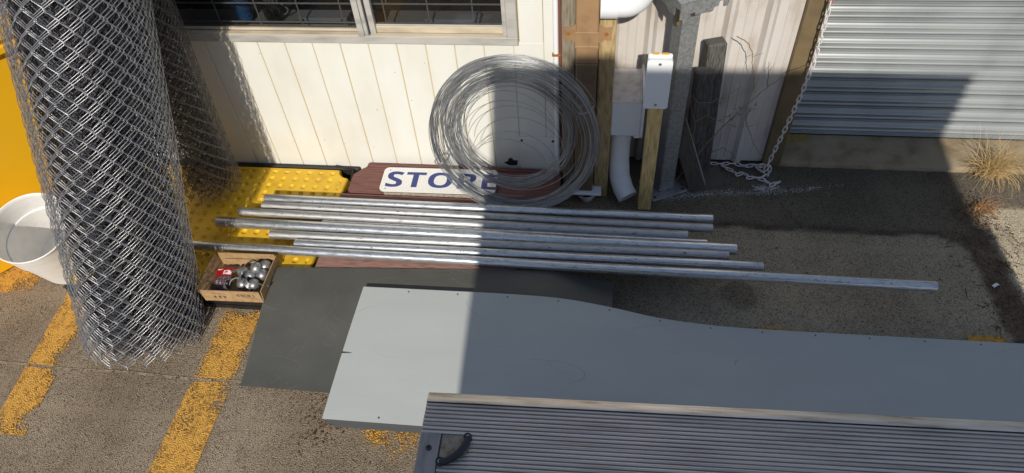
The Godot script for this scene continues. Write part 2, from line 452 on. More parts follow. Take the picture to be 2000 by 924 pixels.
# ---------------------------------------------------------------- ground and markings
func ground() -> void:
	var n1 := noise(101, 0.9, FastNoiseLite.TYPE_SIMPLEX_SMOOTH, 5)
	var n2 := noise(102, 5.0, FastNoiseLite.TYPE_SIMPLEX_SMOOTH, 3)
	var n3 := noise(103, 0.5, FastNoiseLite.TYPE_SIMPLEX_SMOOTH, 2)
	var edge := func(x: float, z: float) -> float:   # > 0 inside the old, paler asphalt patch
		var far := 0.255 + 0.018 * n2.get_noise_2d(x * 1.3, 9.0) + 0.02 * n3.get_noise_2d(x * 3.0, 2.0)
		var side := 1.935 + 0.03 * (z - 0.3) + 0.02 * n2.get_noise_2d(z * 1.5, 40.0)
		var cx := maxf(0.0, x - 1.80) ; var cz := maxf(0.0, 0.40 - z)
		var dd := minf(z - far, side - x)
		if cx > 0.0 and cz > 0.0: dd = minf(dd, 0.14 - sqrt(cx * cx + cz * cz))
		return dd
	var colour := func(p: Vector3) -> Color:
		var a := n1.get_noise_2d(p.x, p.z)
		var b := n2.get_noise_2d(p.x, p.z)
		var asphalt := Color(0.33, 0.262, 0.187).lerp(Color(0.46, 0.38, 0.28), clampf(0.45 + a * 1.2, 0, 1))
		asphalt = asphalt.lerp(Color(0.27, 0.215, 0.155), clampf(-b * 0.9 - 0.1, 0, 0.5))
		var right := smoothstep(-0.3, 0.4, p.x)
		var old := Color(0.42, 0.36, 0.265).lerp(Color(0.56, 0.485, 0.355), clampf(0.5 + a + 0.4 * b, 0, 1))
		var black := Color(0.170, 0.150, 0.110).lerp(Color(0.235, 0.205, 0.150), clampf(0.5 + a * 1.3 + b * 0.5, 0, 1))
		var e: float = edge.call(p.x, p.z)
		var t := smoothstep(-0.012, 0.012, e)
		var rc := black.lerp(old, t)
		rc = rc.lerp(Color(0.05, 0.042, 0.036), 0.75 * exp(-pow((e + 0.025) / 0.022, 2.0)) * clampf(0.75 + b * 1.2, 0, 1))
		# filled circle (old cover) in the patch
		var cc := Vector2(p.x - 0.73, p.z - 0.725).length() + 0.008 * b
		rc = rc.lerp(Color(0.29, 0.25, 0.19), (1.0 - smoothstep(0.085, 0.095, cc)) * 0.85)
		rc = rc.lerp(Color(0.44, 0.39, 0.30), 0.5 * exp(-pow((cc - 0.10) / 0.01, 2.0)))
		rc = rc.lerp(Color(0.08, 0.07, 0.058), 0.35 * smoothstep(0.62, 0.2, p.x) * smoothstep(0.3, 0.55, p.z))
		# dirt strip and the concrete apron beyond it
		if p.x > 1.85:
			var s := smoothstep(-0.03, 0.05, -e) * smoothstep(0.12, 0.3, p.z)
			rc = rc.lerp(Color(0.19, 0.14, 0.09).lerp(Color(0.27, 0.20, 0.13), clampf(0.5 + b, 0, 1)), s)
			var bound := 2.085 + 0.03 * n2.get_noise_2d(p.z * 1.2, 70.0)
			var k := smoothstep(-0.02, 0.03, p.x - bound) * smoothstep(-0.012, 0.012, p.z - 0.004 - 0.01 * b)
			rc = rc.lerp(Color(0.62, 0.54, 0.40).lerp(Color(0.80, 0.71, 0.53), clampf(0.5 + a * 1.5 + b * 0.5, 0, 1)), k)
			var grey := smoothstep(2.0, 2.15, p.x) * (1.0 - smoothstep(-0.02, 0.0, p.z))
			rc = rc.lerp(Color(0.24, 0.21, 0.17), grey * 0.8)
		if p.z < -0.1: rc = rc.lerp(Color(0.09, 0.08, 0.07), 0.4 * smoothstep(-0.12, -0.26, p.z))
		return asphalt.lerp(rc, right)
	var b := MB.new()
	b.grid(396, 236, func(u: float, v: float) -> Vector3:
		var x := lerpf(-5.0, 4.9, u)
		var z := lerpf(-0.65, 5.25, v)
		var y := 0.0
		if x > 0.0:
			var e: float = edge.call(x, z)
			y = -0.006 * smoothstep(0.02, -0.02, e) * smoothstep(0.0, 0.3, x)
		return Vector3(x, y - 0.0005 * absf(n2.get_noise_2d(x * 2.0, z * 2.0)), z), colour)
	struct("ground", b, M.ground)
	var far := MB.new()
	far.col = Color(0.27, 0.22, 0.16)
	for q in [[-150.0, -150.0, 150.0, -0.65], [-150.0, 5.25, 150.0, 150.0], [-150.0, -0.65, -5.0, 5.25], [4.9, -0.65, 150.0, 5.25]]:
		far.quad(Vector3(q[0], -0.001, q[3]), Vector3(q[2], -0.001, q[3]), Vector3(q[2], -0.001, q[1]), Vector3(q[0], -0.001, q[1]))
	struct("ground_beyond", far, M.ground)
	# yellow hatching, worn through to the asphalt
	var wear := noise(104, 75.0, FastNoiseLite.TYPE_SIMPLEX_SMOOTH, 3)
	var wide := noise(105, 4.0, FastNoiseLite.TYPE_SIMPLEX_SMOOTH, 3)
	var marks := [
		[Vector2(-2.884, 0.90), Vector2(-2.70, 0.90), Vector2(-2.785, 1.80), Vector2(-2.598, 1.80), 0.16, 1.74],
		[Vector2(-1.928, 1.0), Vector2(-1.728, 1.0), Vector2(-1.908, 2.7), Vector2(-1.69, 2.7), 0.14, 9.0],
		[Vector2(-3.66, 0.84), Vector2(-3.05, 0.80), Vector2(-3.56, 1.03), Vector2(-3.12, 1.0), 0.1, 9.0],
		[Vector2(-1.03, 0.70), Vector2(-0.79, 0.70), Vector2(-1.0, 2.0), Vector2(-0.74, 2.0), -0.30, 1.76],
		[Vector2(0.71, 0.895), Vector2(0.985, 0.895), Vector2(0.73, 1.8), Vector2(1.0, 1.8), -0.24, 9.0],
		[Vector2(1.75, 0.885), Vector2(1.935, 0.885), Vector2(1.77, 1.8), Vector2(1.95, 1.8), -0.22, 9.0],
	]
	for mk in marks:
		struct("yellow_road_marking", flecks(mk[0], mk[1], mk[2], mk[3], 0.0035, 0.004, func(x: float, z: float, u: float, v: float) -> bool:
			var e := minf(minf(u, 1.0 - u) * 0.2, v * 1.2)
			return wear.get_noise_2d(x, z) * 0.62 + wide.get_noise_2d(x, z) * 0.75 + mk[4] + 0.40 * smoothstep(0.0, 0.07, e) - 0.20 > -0.16 + 0.25 * smoothstep(mk[5] - 0.12, mk[5], z) and absf(z - 1.437 - 0.004 * sin(x * 9.0)) > 0.008), M.paint_yellow)
	# overspray of white paint across the dark asphalt
	var spray := noise(106, 90.0, FastNoiseLite.TYPE_SIMPLEX_SMOOTH, 2)
	for w in [[Vector2(0.36, 0.01), Vector2(1.40, -0.155), Vector2(0.36, 0.09), Vector2(1.40, -0.085), 0.26], [Vector2(0.88, -0.10), Vector2(1.02, -0.12), Vector2(0.90, 0.0), Vector2(1.06, -0.06), -0.02], [Vector2(0.42, 0.14), Vector2(0.7, 0.12), Vector2(0.42, 0.24), Vector2(0.7, 0.2), 0.5]]:
		struct("white_paint_marking", flecks(w[0], w[1], w[2], w[3], 0.004, 0.0015, func(x: float, z: float, u: float, v: float) -> bool:
			var d := absf(v - 0.5 + 0.15 * sin(u * 7.0)) * 2.0
			return spray.get_noise_2d(x, z) > w[4] - 0.25 + d * 0.55 + 0.35 * smoothstep(0.75, 1.0, u) + 0.3 * maxf(0.0, wide.get_noise_2d(x * 2.0, z))), M.paint_white)
	# saw-cut joint across the left of the yard
	var j := MB.new()
	var k := MB.new()
	for i in 90:
		var x0 := -5.0 + i * 0.045
		var x1 := x0 + 0.045
		var z0 := 1.437 + 0.004 * sin(x0 * 9.0) + 0.002 * n2.get_noise_1d(x0 * 9.0)
		var z1 := 1.437 + 0.004 * sin(x1 * 9.0) + 0.002 * n2.get_noise_1d(x1 * 9.0)
		if x0 < -0.6:
			j.quad(Vector3(x0, 0.003, z0 + 0.007), Vector3(x1, 0.003, z1 + 0.007), Vector3(x1, 0.003, z1 - 0.007), Vector3(x0, 0.003, z0 - 0.007))
			var w0 := -0.0002 + 0.0025 * n2.get_noise_1d(x0 * 30.0)
			k.quad(Vector3(x0, 0.006, z0 + 0.005 + w0), Vector3(x1, 0.006, z1 + 0.005 + w0), Vector3(x1, 0.006, z1 + 0.004), Vector3(x0, 0.006, z0 + 0.004))
	struct("ground_joint", j, M.joint)
	struct("ground_joint_crack", k, M.crack)
	# a finer crack in the dark asphalt and the step edge of the apron
	var ck := MB.new()
	var pts := []
	for i in 14: pts.append(Vector3(0.97 + i * 0.012 + 0.01 * sin(i * 1.9), 0.0, -0.07 + i * 0.026))
	for i in 13:
		var q: Vector3 = pts[i]
		var r: Vector3 = pts[i + 1]
		ck.quad(q + Vector3(0.0014, 0.002, 0), r + Vector3(0.0014, 0.002, 0), r + Vector3(-0.0014, 0.002, 0), q + Vector3(-0.0014, 0.002, 0))
	struct("ground_crack", ck, M.crack)

func flecks(a: Vector2, b: Vector2, c: Vector2, d: Vector2, cell: float, y: float, keep: Callable) -> MB:
	# a sheet from a-b (far edge) to c-d (near edge) made of the small cells that keep() leaves
	var m := MB.new()
	var nu := int((b - a).length() / cell)
	var nv := int((c - a).length() / cell)
	var idx := {}
	var at := func(i: int, j: int) -> int:
		var key := j * 4096 + i
		if not idx.has(key):
			var u := float(i) / nu
			var v := float(j) / nv
			var p := a.lerp(b, u).lerp(c.lerp(d, u), v)
			var wob := 0.35 * cell
			idx[key] = m.vert(Vector3(p.x + wob * sin(i * 12.9 + j * 78.2), y, p.y + wob * sin(i * 39.3 + j * 11.1)), Vector3.UP)
		return idx[key]
	for j in nv:
		for i in nu:
			var u := (i + 0.5) / nu
			var v := (j + 0.5) / nv
			var p := a.lerp(b, u).lerp(c.lerp(d, u), v)
			if keep.call(p.x, p.y, u, v):
				var q0: int = at.call(i, j)
				var q1: int = at.call(i + 1, j)
				var q2: int = at.call(i + 1, j + 1)
				var q3: int = at.call(i, j + 1)
				m.ix.append_array(PackedInt32Array([q0, q1, q2, q0, q2, q3]))
	return m

# ---------------------------------------------------------------- cream shed with the window
func shed_wall() -> void:
	var t := thing("cream_shed", "cream shed wall of vertical grooved boards under a wide sliding window", "building")
	var wy0 := 0.99
	var wy1 := 2.05
	var wx0 := -2.9
	var wx1 := -0.432
	var k := MB.new()
	# backing, left round the opening, and the closed room behind it
	k.box(Vector3((-4.6 - 0.245) / 2, wy0 / 2, -0.0505), Vector3(4.6 - 0.245, wy0, 0.09))
	k.box(Vector3((-4.6 + wx0) / 2, (wy0 + wy1) / 2, -0.06), Vector3(wx0 + 4.6, wy1 - wy0, 0.09))
	k.box(Vector3((wx1 - 0.245) / 2, (wy0 + wy1) / 2, -0.06), Vector3(-0.245 - wx1, wy1 - wy0, 0.09))
	k.box(Vector3((-4.6 - 0.245) / 2, (wy1 + 2.7) / 2, -0.06), Vector3(4.6 - 0.245, 2.7 - wy1, 0.09))
	obj("wall", k, M.groove, t)
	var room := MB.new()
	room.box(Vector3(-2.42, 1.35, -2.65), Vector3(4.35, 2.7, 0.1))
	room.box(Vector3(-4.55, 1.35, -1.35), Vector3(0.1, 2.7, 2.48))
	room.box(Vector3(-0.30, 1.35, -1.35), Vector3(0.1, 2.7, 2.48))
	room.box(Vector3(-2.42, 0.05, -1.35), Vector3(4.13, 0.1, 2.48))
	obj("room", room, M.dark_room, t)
	var roof := MB.new()
	roof.box(Vector3(-2.42, 2.76, -1.2), Vector3(4.5, 0.1, 3.0))
	obj("roof", roof, M.clad, t)
	# boards: one part each
	var n := -17
	for i in range(-17, 12):
		var x0 := -1.959 + 0.15 * i
		var x1 := x0 + 0.15
		if x0 < -4.55: continue
		x1 = minf(x1, -0.236)
		var gap := 0.0024 if i < 9 else 0.0012
		var proud: float = 0.0 + 0.0006 * sin(i * 2.7)
		if x1 > wx0 and x0 < wx1 - 0.01:
			obj("board", span(Vector3(x0 + gap, 0.04, -0.014), Vector3(x1 - gap, wy0 - 0.004, proud), 0.002), M.cream, t)
			var xa := maxf(x0, wx0)
			if x1 > wx1: obj("board", span(Vector3(wx1 + 0.004, wy0 - 0.003, -0.014), Vector3(x1 - gap, 2.7, proud), 0.002), M.cream, t)
		else:
			obj("board", span(Vector3(x0 + gap, 0.04, -0.014), Vector3(x1 - gap, 2.7, proud), 0.002), M.cream, t)
	var hb := MB.new()
	hb.box(Vector3((wx0 + wx1) / 2, (wy1 + 2.7) / 2 + 0.004, -0.007), Vector3(wx1 - wx0, 2.7 - wy1, 0.013), 0.002)
	obj("head_board", hb, M.cream, t)
	# small patch plate over the foot of the boards, with its screws
	var pp := obj("cover_plate", span(Vector3(-0.462, 0.10, 0.002), Vector3(-0.250, 0.396, 0.009), 0.002), M.cream, t)
	for x in [-0.447, -0.272]:
		var s := MB.new()
		s.xf = Transform3D(Basis(Vector3.RIGHT, PI / 2), Vector3(x, 0.372, 0.009))
		s.lathe([Vector2(0.008, 0), Vector2(0.007, 0.003), Vector2(0.0, 0.004)], 10)
		obj("screw", s, M.screw, pp)
	# chipped hole at the foot
	var hp := PackedVector2Array()
	for a in 12:
		var r := 0.032 + 0.010 * sin(a * 2.3)
		hp.append(Vector2(cos(TAU * a / 12) * r * 1.05, maxf(sin(TAU * a / 12) * r, -0.02)))
	var hm := MB.new()
	hm.xf = Transform3D(Basis.IDENTITY, Vector3(-0.515, 0.195, 0.0))
	hm.prism(hp, -0.004, 0.0025)
	obj("hole", hm, M.seal, t)
	for q in [[-1.82, 0.90], [-1.62, 0.32], [-1.50, 0.30], [-1.33, 0.28], [-1.10, 0.80], [-1.04, 0.62], [-0.98, 0.27], [-0.93, 0.86], [-0.82, 0.57], [-0.78, 0.24], [-0.70, 0.70], [-0.41, 0.92], [-1.25, 0.55]]:
		var ch := MB.new()
		ch.xf = Transform3D(Basis(Vector3.RIGHT, PI / 2), Vector3(q[0], q[1], 0.001))
		ch.lathe([Vector2(0.003, -0.001), Vector2(0.0022, 0.0005), Vector2(0, 0.0005)], 7)
		obj("paint_chip", ch, M.recess, t)
	# red-brown corner trim
	obj("corner_trim", span(Vector3(-0.234, 0.02, -0.10), Vector3(-0.222, 2.7, 0.012), 0.002), M.trim_red, t)
	# ---- window
	var w := node_part("window", t)
	obj("frame", span(Vector3(wx0, 0.988, -0.05), Vector3(wx1, 1.03, 0.032), 0.003), M.frame, w)
	obj("frame", span(Vector3(-0.484, 1.0301, -0.05), Vector3(wx1, 2.05, 0.032), 0.003), M.frame, w)
	obj("frame", span(Vector3(wx0, 1.0301, -0.05), Vector3(wx0 + 0.05, 2.05, 0.032), 0.003), M.frame, w)
	obj("frame", span(Vector3(wx0 + 0.051, 2.0, -0.05), Vector3(-0.485, 2.05, 0.032), 0.003), M.frame, w)
	obj("sill", span(Vector3(-1.172, 1.0302, 0.0045), Vector3(-0.486, 1.0345, 0.030), 0.001), M.sill, w)
	obj("sill", span(Vector3(wx0 + 0.052, 1.0302, 0.0), Vector3(-1.235, 1.036, 0.029), 0.001), M.sill, w)
	obj("mullion", span(Vector3(-1.232, 1.0303, -0.03), Vector3(-1.202, 1.999, 0.036), 0.002), M.frame, w)
	obj("mullion", span(Vector3(-1.2015, 1.0303, -0.03), Vector3(-1.183, 1.999, 0.029), 0.002), M.frame, w)
	obj("seal", span(Vector3(-1.1828, 1.0303, -0.03), Vector3(-1.176, 1.999, 0.012), 0.001), M.seal, w)
	obj("sash_stile", span(Vector3(-1.1757, 1.0305, -0.02), Vector3(-1.146, 1.999, 0.014), 0.002), M.frame, w)
	obj("sash_stile", span(Vector3(-0.506, 1.0305, -0.02), Vector3(-0.4855, 1.999, 0.014), 0.002), M.frame, w)
	obj("sash_rail", span(Vector3(-1.1455, 1.0348, -0.02), Vector3(-0.5065, 1.070, 0.003), 0.002), M.sill, w)
	obj("sash_rail", span(Vector3(-1.1455, 1.0702, -0.02), Vector3(-0.5065, 1.077, -0.004), 0.001), M.frame, w)
	obj("sash_rail", span(Vector3(wx0 + 0.053, 1.0362, -0.03), Vector3(-1.236, 1.048, -0.006), 0.001), M.sill, w)
	obj("pane", span(Vector3(-1.1453, 1.0775, -0.012), Vector3(-0.5067, 1.998, -0.008)), M.glass, w)
	obj("pane", span(Vector3(wx0 + 0.051, 1.0485, -0.022), Vector3(-1.233, 1.998, -0.018)), M.glass, w)
	# security grille behind the glass
	var gr := node_part("security_grille", t)
	for y in [1.062, 1.165, 1.385, 1.605, 1.825]:
		obj("bar", tb([Vector3(-2.84, y, -0.044), Vector3(-0.515, y, -0.044)], 0.0048, 8), M.bar, gr)
	for i in 10:
		var x := -2.672 + i * 0.2237
		if x > -0.53: continue
		obj("bar", tb([Vector3(x, 1.03, -0.054), Vector3(x, 2.0, -0.054)], 0.0042, 8), M.bar, gr)
	obj("inner_ledge", span(Vector3(-2.86, 0.96, -0.30), Vector3(-0.44, 0.987, -0.108), 0.003), M.ledge, t)
	# ---- things standing on the ledge inside (ledge top at y = 0.987)
	var bs := thing("rope_spool", "blue rope wound tall on a spool behind the left window pane", "rope", Vector3(-1.935, 0.9875, -0.18))
	var core := MB.new(); core.lathe([Vector2(0.0, 0), Vector2(0.05, 0), Vector2(0.05, 0.006), Vector2(0.034, 0.008), Vector2(0.034, 0.25), Vector2(0.0, 0.25)], 16)
	obj("spool_core", core, M.seal, bs)
	var hel := []
	for i in 420:
		var a := i * 0.30
		hel.append(Vector3(cos(a) * (0.043 + 0.003 * sin(i * 0.37)), 0.012 + 0.225 * i / 420.0 + 0.006 * sin(a * 2.0), sin(a) * 0.043))
	obj("rope", tb(hel, 0.0055, 6), M.blue_rope, bs)
	var jr := thing("brush_jar", "jar of pale sticks on the ledge behind the left window pane", "jar", Vector3(-1.765, 0.9875, -0.19))
	var gl := MB.new(); gl.lathe([Vector2(0.0, 0), Vector2(0.045, 0), Vector2(0.052, 0.02), Vector2(0.055, 0.11), Vector2(0.053, 0.112), Vector2(0.049, 0.02), Vector2(0.0, 0.006)], 20, true)
	obj("glass", gl, M.glass, jr)
	for i in 22:
		var a := i * 2.4
		var r := 0.008 * sqrt(i)
		obj("stick", tb([Vector3(cos(a) * r * 0.8, 0.008, sin(a) * r * 0.8), Vector3(cos(a) * r * 1.5, 0.24 + 0.03 * sin(i * 3.0), sin(a) * r * 1.5)], 0.0035, 5), M.straw, jr)
	var hd := []
	for i in 9: hd.append(Vector3(0.054 + 0.030 * sin(PI * i / 8.0), 0.03 + 0.06 * i / 8.0, 0))
	obj("handle", tb(hd, 0.004, 6), M.bar, jr)
	for d in [[-1.475, -0.165, 0.26, 0.042, "long grey case lying on the ledge behind the left pane"], [-0.79, -0.17, 0.28, 0.035, "flat grey case on the ledge behind the right window pane"]]:
		var cs := thing("grey_case", d[4], "case", Vector3(d[0], 0.9875, d[1]))
		obj("body", bx(Vector3(0, d[3] / 2, 0), Vector3(d[2], d[3], 0.075), 0.004), M.grey_box, cs)
		obj("lid", bx(Vector3(0, d[3] + 0.0045, 0), Vector3(d[2] + 0.006, 0.008, 0.08), 0.002), M.grey_box, cs)
		for s in [-1, 1]: obj("clasp", bx(Vector3(s * d[2] * 0.42, d[3] * 0.8, 0.0415), Vector3(0.014, 0.022, 0.006), 0.001), M.seal, cs)
	var cord := []
	for i in 30: cord.append(Vector3(-1.09 + 0.006 * sin(i * 1.3), 1.9 - i * 0.0255, -0.075 + 0.008 * sin(i * 0.5)))
	tag(obj("blind_cord", tb(cord, 0.002, 5), M.white_plastic), "thin white blind cord hanging behind the right window pane", "cord")

# ---------------------------------------------------------------- ribbed wall, jamb
func clad_wall() -> void:
	var t := thing("ribbed_metal_wall", "pale ribbed metal wall between the shed corner and the roller door", "wall")
	var prof := []
	var x := -0.30
	var ph := 0.192 - 0.195 * 3
	while ph < 0.95:
		for q in [[0.0, 0.0], [0.022, 0.03], [0.042, 0.03], [0.064, 0.0], [0.105, 0.0], [0.108, 0.003], [0.113, 0.003], [0.116, 0.0], [0.150, 0.0], [0.153, 0.003], [0.158, 0.003], [0.161, 0.0]]:
			var px: float = ph + q[0]
			if px >= -0.24 and px <= 0.955: prof.append(Vector2(px, q[1]))
		ph += 0.195
	prof.push_front(Vector2(-0.24, prof[0].y)); prof.append(Vector2(0.957, prof[-1].y))
	var b := MB.new()
	var z := -0.298
	for i in prof.size() - 1:
		var p: Vector2 = prof[i]
		var q: Vector2 = prof[i + 1]
		b.quad(Vector3(p.x, 0.012, z + p.y), Vector3(q.x, 0.012, z + q.y), Vector3(q.x, 2.7, z + q.y), Vector3(p.x, 2.7, z + p.y))
		b.quad(Vector3(q.x, 0.012, z + q.y - 0.001), Vector3(p.x, 0.012, z + p.y - 0.001), Vector3(p.x, 2.7, z + p.y - 0.001), Vector3(q.x, 2.7, z + q.y - 0.001))
	obj("ribbed_sheet", b, M.clad, t)
	obj("backing", span(Vector3(-0.24, 0.0, -0.46), Vector3(0.957, 2.7, -0.302)), M.dark_room, t)
	var i := 0
	for sx in [0.205, 0.40, 0.595, 0.79]:
		for sy in [0.45, 1.25]:
			var s := MB.new()
			s.xf = Transform3D(Basis(Vector3.RIGHT, PI / 2), Vector3(sx + 0.05, sy + 0.02 * sin(sx * 30), z))
			s.lathe([Vector2(0.008, 0), Vector2(0.008, 0.002), Vector2(0.0045, 0.0025), Vector2(0.0045, 0.006), Vector2(0, 0.0065)], 8)
			obj("screw", s, M.bolt, t)
	var jb := thing("door_jamb", "dark brown metal jamb at the left edge of the roller door", "door jamb")
	obj("post", span(Vector3(0.959, 0.0, -0.49), Vector3(1.062, 2.7, -0.272), 0.004), M.jamb, jb)
	obj("flange", span(Vector3(0.962, 0.0, -0.2715), Vector3(1.058, 2.7, -0.268), 0.001), M.jamb, jb)
	for y in [0.36, 1.1]:
		var s := MB.new()
		s.xf = Transform3D(Basis(Vector3.RIGHT, PI / 2), Vector3(1.025, y, -0.268))
		s.lathe([Vector2(0.009, 0), Vector2(0.009, 0.002), Vector2(0.005, 0.003), Vector2(0.005, 0.007), Vector2(0, 0.0075)], 8)
		obj("rivet", s, M.bolt, jb)

func roller_and_slab() -> void:
	var t := thing("roller_door", "grey steel roller door with horizontal corrugations, half in shadow", "roller door")
	# one slat per corrugation: flat, rolled bead, shadow lap
	var y := 0.098
	var k := 0
	while y < 2.6:
		var b := MB.new()
		var prof := []
		for q in [[0.0, 0.0165], [0.0008, 0.0225], [0.0022, 0.0264], [0.0034, 0.0279], [0.0050, 0.0249], [0.0060, 0.0225], [0.0150, 0.0225], [0.0160, 0.0249], [0.0172, 0.0270], [0.0188, 0.0264], [0.0202, 0.0225], [0.0212, 0.0158], [0.0235, 0.0060], [0.028, 0.0003], [0.034, -0.0018], [0.041, 0.0006], [0.048, 0.0054], [0.055, 0.0117], [0.0605, 0.0177], [0.0610, 0.0120], [0.0620, 0.0054], [0.072, 0.0045], [0.084, 0.0048], [0.0905, 0.0069], [0.0935, 0.0135]]:
			prof.push_front(Vector2(q[1], y + 0.0935 - q[0]))
		var arr: Array = prof
		b.grid(1, arr.size() - 1, func(u: float, v: float) -> Vector3:
			var p: Vector2 = arr[arr.size() - 1 - int(round(v * (arr.size() - 1)))]
			return Vector3(lerpf(1.06, 3.9, u), p.y, -0.516 + p.x))
		obj("slat", b, M.shutter, t)
		y += 0.094; k += 1
	var br := MB.new()
	for i in 3:
		br.box(Vector3(2.48, 0.077 + i * 0.0075, -0.506 - i * 0.001), Vector3(2.84, 0.0066, 0.022 - i * 0.002), 0.0015)
	obj("bottom_rail", br, M.shutter, t)
	obj("rubber_seal", span(Vector3(1.06, 0.064, -0.52), Vector3(3.9, 0.0732, -0.499)), M.seal, t)
	obj("backing", span(Vector3(1.06, 0.0, -0.62), Vector3(3.9, 2.7, -0.53)), M.dark_room, t)
	# sloping concrete threshold
	var nz := noise(120, 6.0, FastNoiseLite.TYPE_SIMPLEX_SMOOTH, 4)
	var s := MB.new()
	s.grid(120, 14, func(u: float, v: float) -> Vector3:
		var x := lerpf(1.058, 3.9, u)
		var f := 0.006 * nz.get_noise_2d(x * 2.0, 3.0)
		var z := lerpf(-0.53, -0.277 + f, minf(v * 1.08, 1.0))
		var yy := lerpf(0.066, 0.022, minf(v * 1.08, 1.0)) + 0.002 * nz.get_noise_2d(x, z * 3.0)
		if v > 0.93: yy = -0.01
		return Vector3(x, yy, z))
	struct("concrete_threshold", s, M.concrete)
	var ys := flecks(Vector2(1.10, -0.505), Vector2(1.25, -0.505), Vector2(1.10, -0.44), Vector2(1.25, -0.44), 0.006, 0.0, func(x: float, z: float, u: float, v: float) -> bool: return nz.get_noise_2d(x * 6.0, z * 6.0) > -0.12)
	for i in ys.v.size(): ys.v[i].y = lerpf(0.066, 0.022, (ys.v[i].z + 0.53) / 0.253) + 0.0045
	struct("threshold_paint_marking", ys, mat(Color(0.42, 0.30, 0.08), 0.9))

# ---------------------------------------------------------------- truck with its tail lift
func truck() -> void:
	var t := thing("tail_lift_truck", "truck tail lift platform of grooved aluminium with a pale worn edge rail", "truck", Vector3(-0.43, 0, 2.048), deg_to_rad(1.8))
	# local: x right along the lip, z towards the truck; platform top at y = 1.2
	var w := 2.62
	var d := 1.5
	var top := 1.2
	var ed := MB.new()
	var prof := PackedVector2Array()
	prof.append(Vector2(0.0345, top + 0.003))
	prof.append(Vector2(0.030, top + 0.0022)); prof.append(Vector2(0.024, top + 0.0008)); prof.append(Vector2(0.018, top - 0.0010)); prof.append(Vector2(0.012, top - 0.0032))
	for i in 7:
		var a := deg_to_rad(110.0 + 70.0 * i / 6.0)
		prof.append(Vector2(0.010 + 0.010 * cos(a), top - 0.014 + 0.010 * sin(a)))
	prof.append(Vector2(0.0, top - 0.06)); prof.append(Vector2(0.0345, top - 0.06))
	ed.xf = Transform3D(Basis(Vector3(0, 0, 1), Vector3(0, 1, 0), Vector3(-1, 0, 0)), Vector3(w, 0, 0))
	ed.prism(prof, 0.0, w)
	obj("edge_rail", ed, M.rail, t)
	# ridges run along x; notch at the left end for the end plate
	var b := MB.new()
	var z := 0.0365
	var pitch := 0.0111
	var k := 0
	while z < d:
		var x0 := 0.0
		if z > 0.118: x0 = 0.056
		if z > 0.122 and z < 0.20: x0 = 0.13 - 0.06 * smoothstep(0.16, 0.20, z)
		var wd: float = pitch - (0.0034 if k > 2 else 0.0046)
		var a := Vector3(x0, top - 0.0055, z)
		var r := 0.0012
		var pr := [[0.0, -0.0055], [0.0004, -0.0006], [0.0018, 0.0], [wd - 0.0018, 0.0], [wd - 0.0004, -0.0006], [wd, -0.0055], [pitch, -0.0055]]
		for i in pr.size() - 1:
			b.quad(Vector3(x0, top + pr[i + 1][1], z + pr[i + 1][0]), Vector3(w, top + pr[i + 1][1], z + pr[i + 1][0]), Vector3(w, top + pr[i][1], z + pr[i][0]), Vector3(x0, top + pr[i][1], z + pr[i][0]))
		b.quad(Vector3(x0, top - 0.0055, z), Vector3(x0, top - 0.0055, z + wd), Vector3(x0, top, z + wd - 0.0018), Vector3(x0, top, z + 0.0018))
		z += pitch; k += 1
	obj("grooved_deck", b, M.deck, t)
	obj("platform_body", span(Vector3(0.0, top - 0.05, 0.0365), Vector3(w, top - 0.006, d)), M.deck_dark, t)
	var ep := obj("end_plate", span(Vector3(0.001, top - 0.0055, 0.121), Vector3(0.0535, top + 0.0012, d), 0.001), M.end_plate, t)
	for q in [[0.028, 0.163]]:
		var s := MB.new()
		s.xf = Transform3D(Basis.IDENTITY, Vector3(q[0], top + 0.0012, q[1]))
		s.lathe([Vector2(0.0075, 0), Vector2(0.0075, 0.003), Vector2(0.005, 0.0034), Vector2(0.0035, 0.0005), Vector2(0.0, 0.0005)], 12)
		obj("bolt", s, M.screw, ep)
	obj("gap_seal", span(Vector3(0.0536, top - 0.0055, 0.122), Vector3(0.056, top - 0.0005, d)), M.handle, t)
	obj("handle_recess", span(Vector3(0.0565, top - 0.0055, 0.1225), Vector3(0.130, top - 0.0028, 0.20)), M.recess, t)
	# grab handle: a quarter arc with a screw at each end
	var arc := []
	var rr := []
	for i in 15:
		var a := PI / 2 * i / 14.0
		arc.append(Vector3(0.063 + 0.061 * sin(a), top + 0.006 + 0.006 * sin(2.0 * a), 0.131 + 0.068 * cos(a)))
		rr.append(0.0075 + 0.0018 * sin(2.0 * a))
	var hb := MB.new(); hb.tube(arc, rr, 12)
	var hd := obj("grab_handle", hb, M.handle, t)
	for e in [0, 14]:
		var s := MB.new()
		s.xf = Transform3D(Basis.IDENTITY, arc[e])
		s.lathe([Vector2(0.011, -0.009), Vector2(0.011, 0.004), Vector2(0.0085, 0.006), Vector2(0.0075, 0.0035), Vector2(0.0, 0.0035)], 14)
		obj("boss", s, M.handle, hd)
		var h := MB.new()
		h.xf = Transform3D(Basis.IDENTITY, arc[e] + Vector3(0, 0.0036, 0))
		h.lathe([Vector2(0.0062, 0), Vector2(0.0055, 0.0016), Vector2(0.0022, 0.0018), Vector2(0.0015, 0.0003), Vector2(0, 0.0003)], 12)
		obj("screw", h, M.bolt, hd)
	# unseen truck behind the camera: cargo body, chassis, cab, wheels, added shadow casters
	var body := MB.new()
	var inv := t.transform.affine_inverse()
	body.xf = inv
	body.prism(PackedVector2Array([Vector2(-0.45, 1.05), Vector2(2.02, 1.05), Vector2(2.06, 1.75), Vector2(2.22, 2.48), Vector2(2.22, 3.24), Vector2(-0.40, 3.24), Vector2(-0.455, 2.6)]), 3.6, 3.85)
	obj("shadow_outline_frame", body, M.truck_white, t)  # added unseen frame, its outline shaped to cast the shadow edges
	var hold := MB.new(); hold.xf = inv
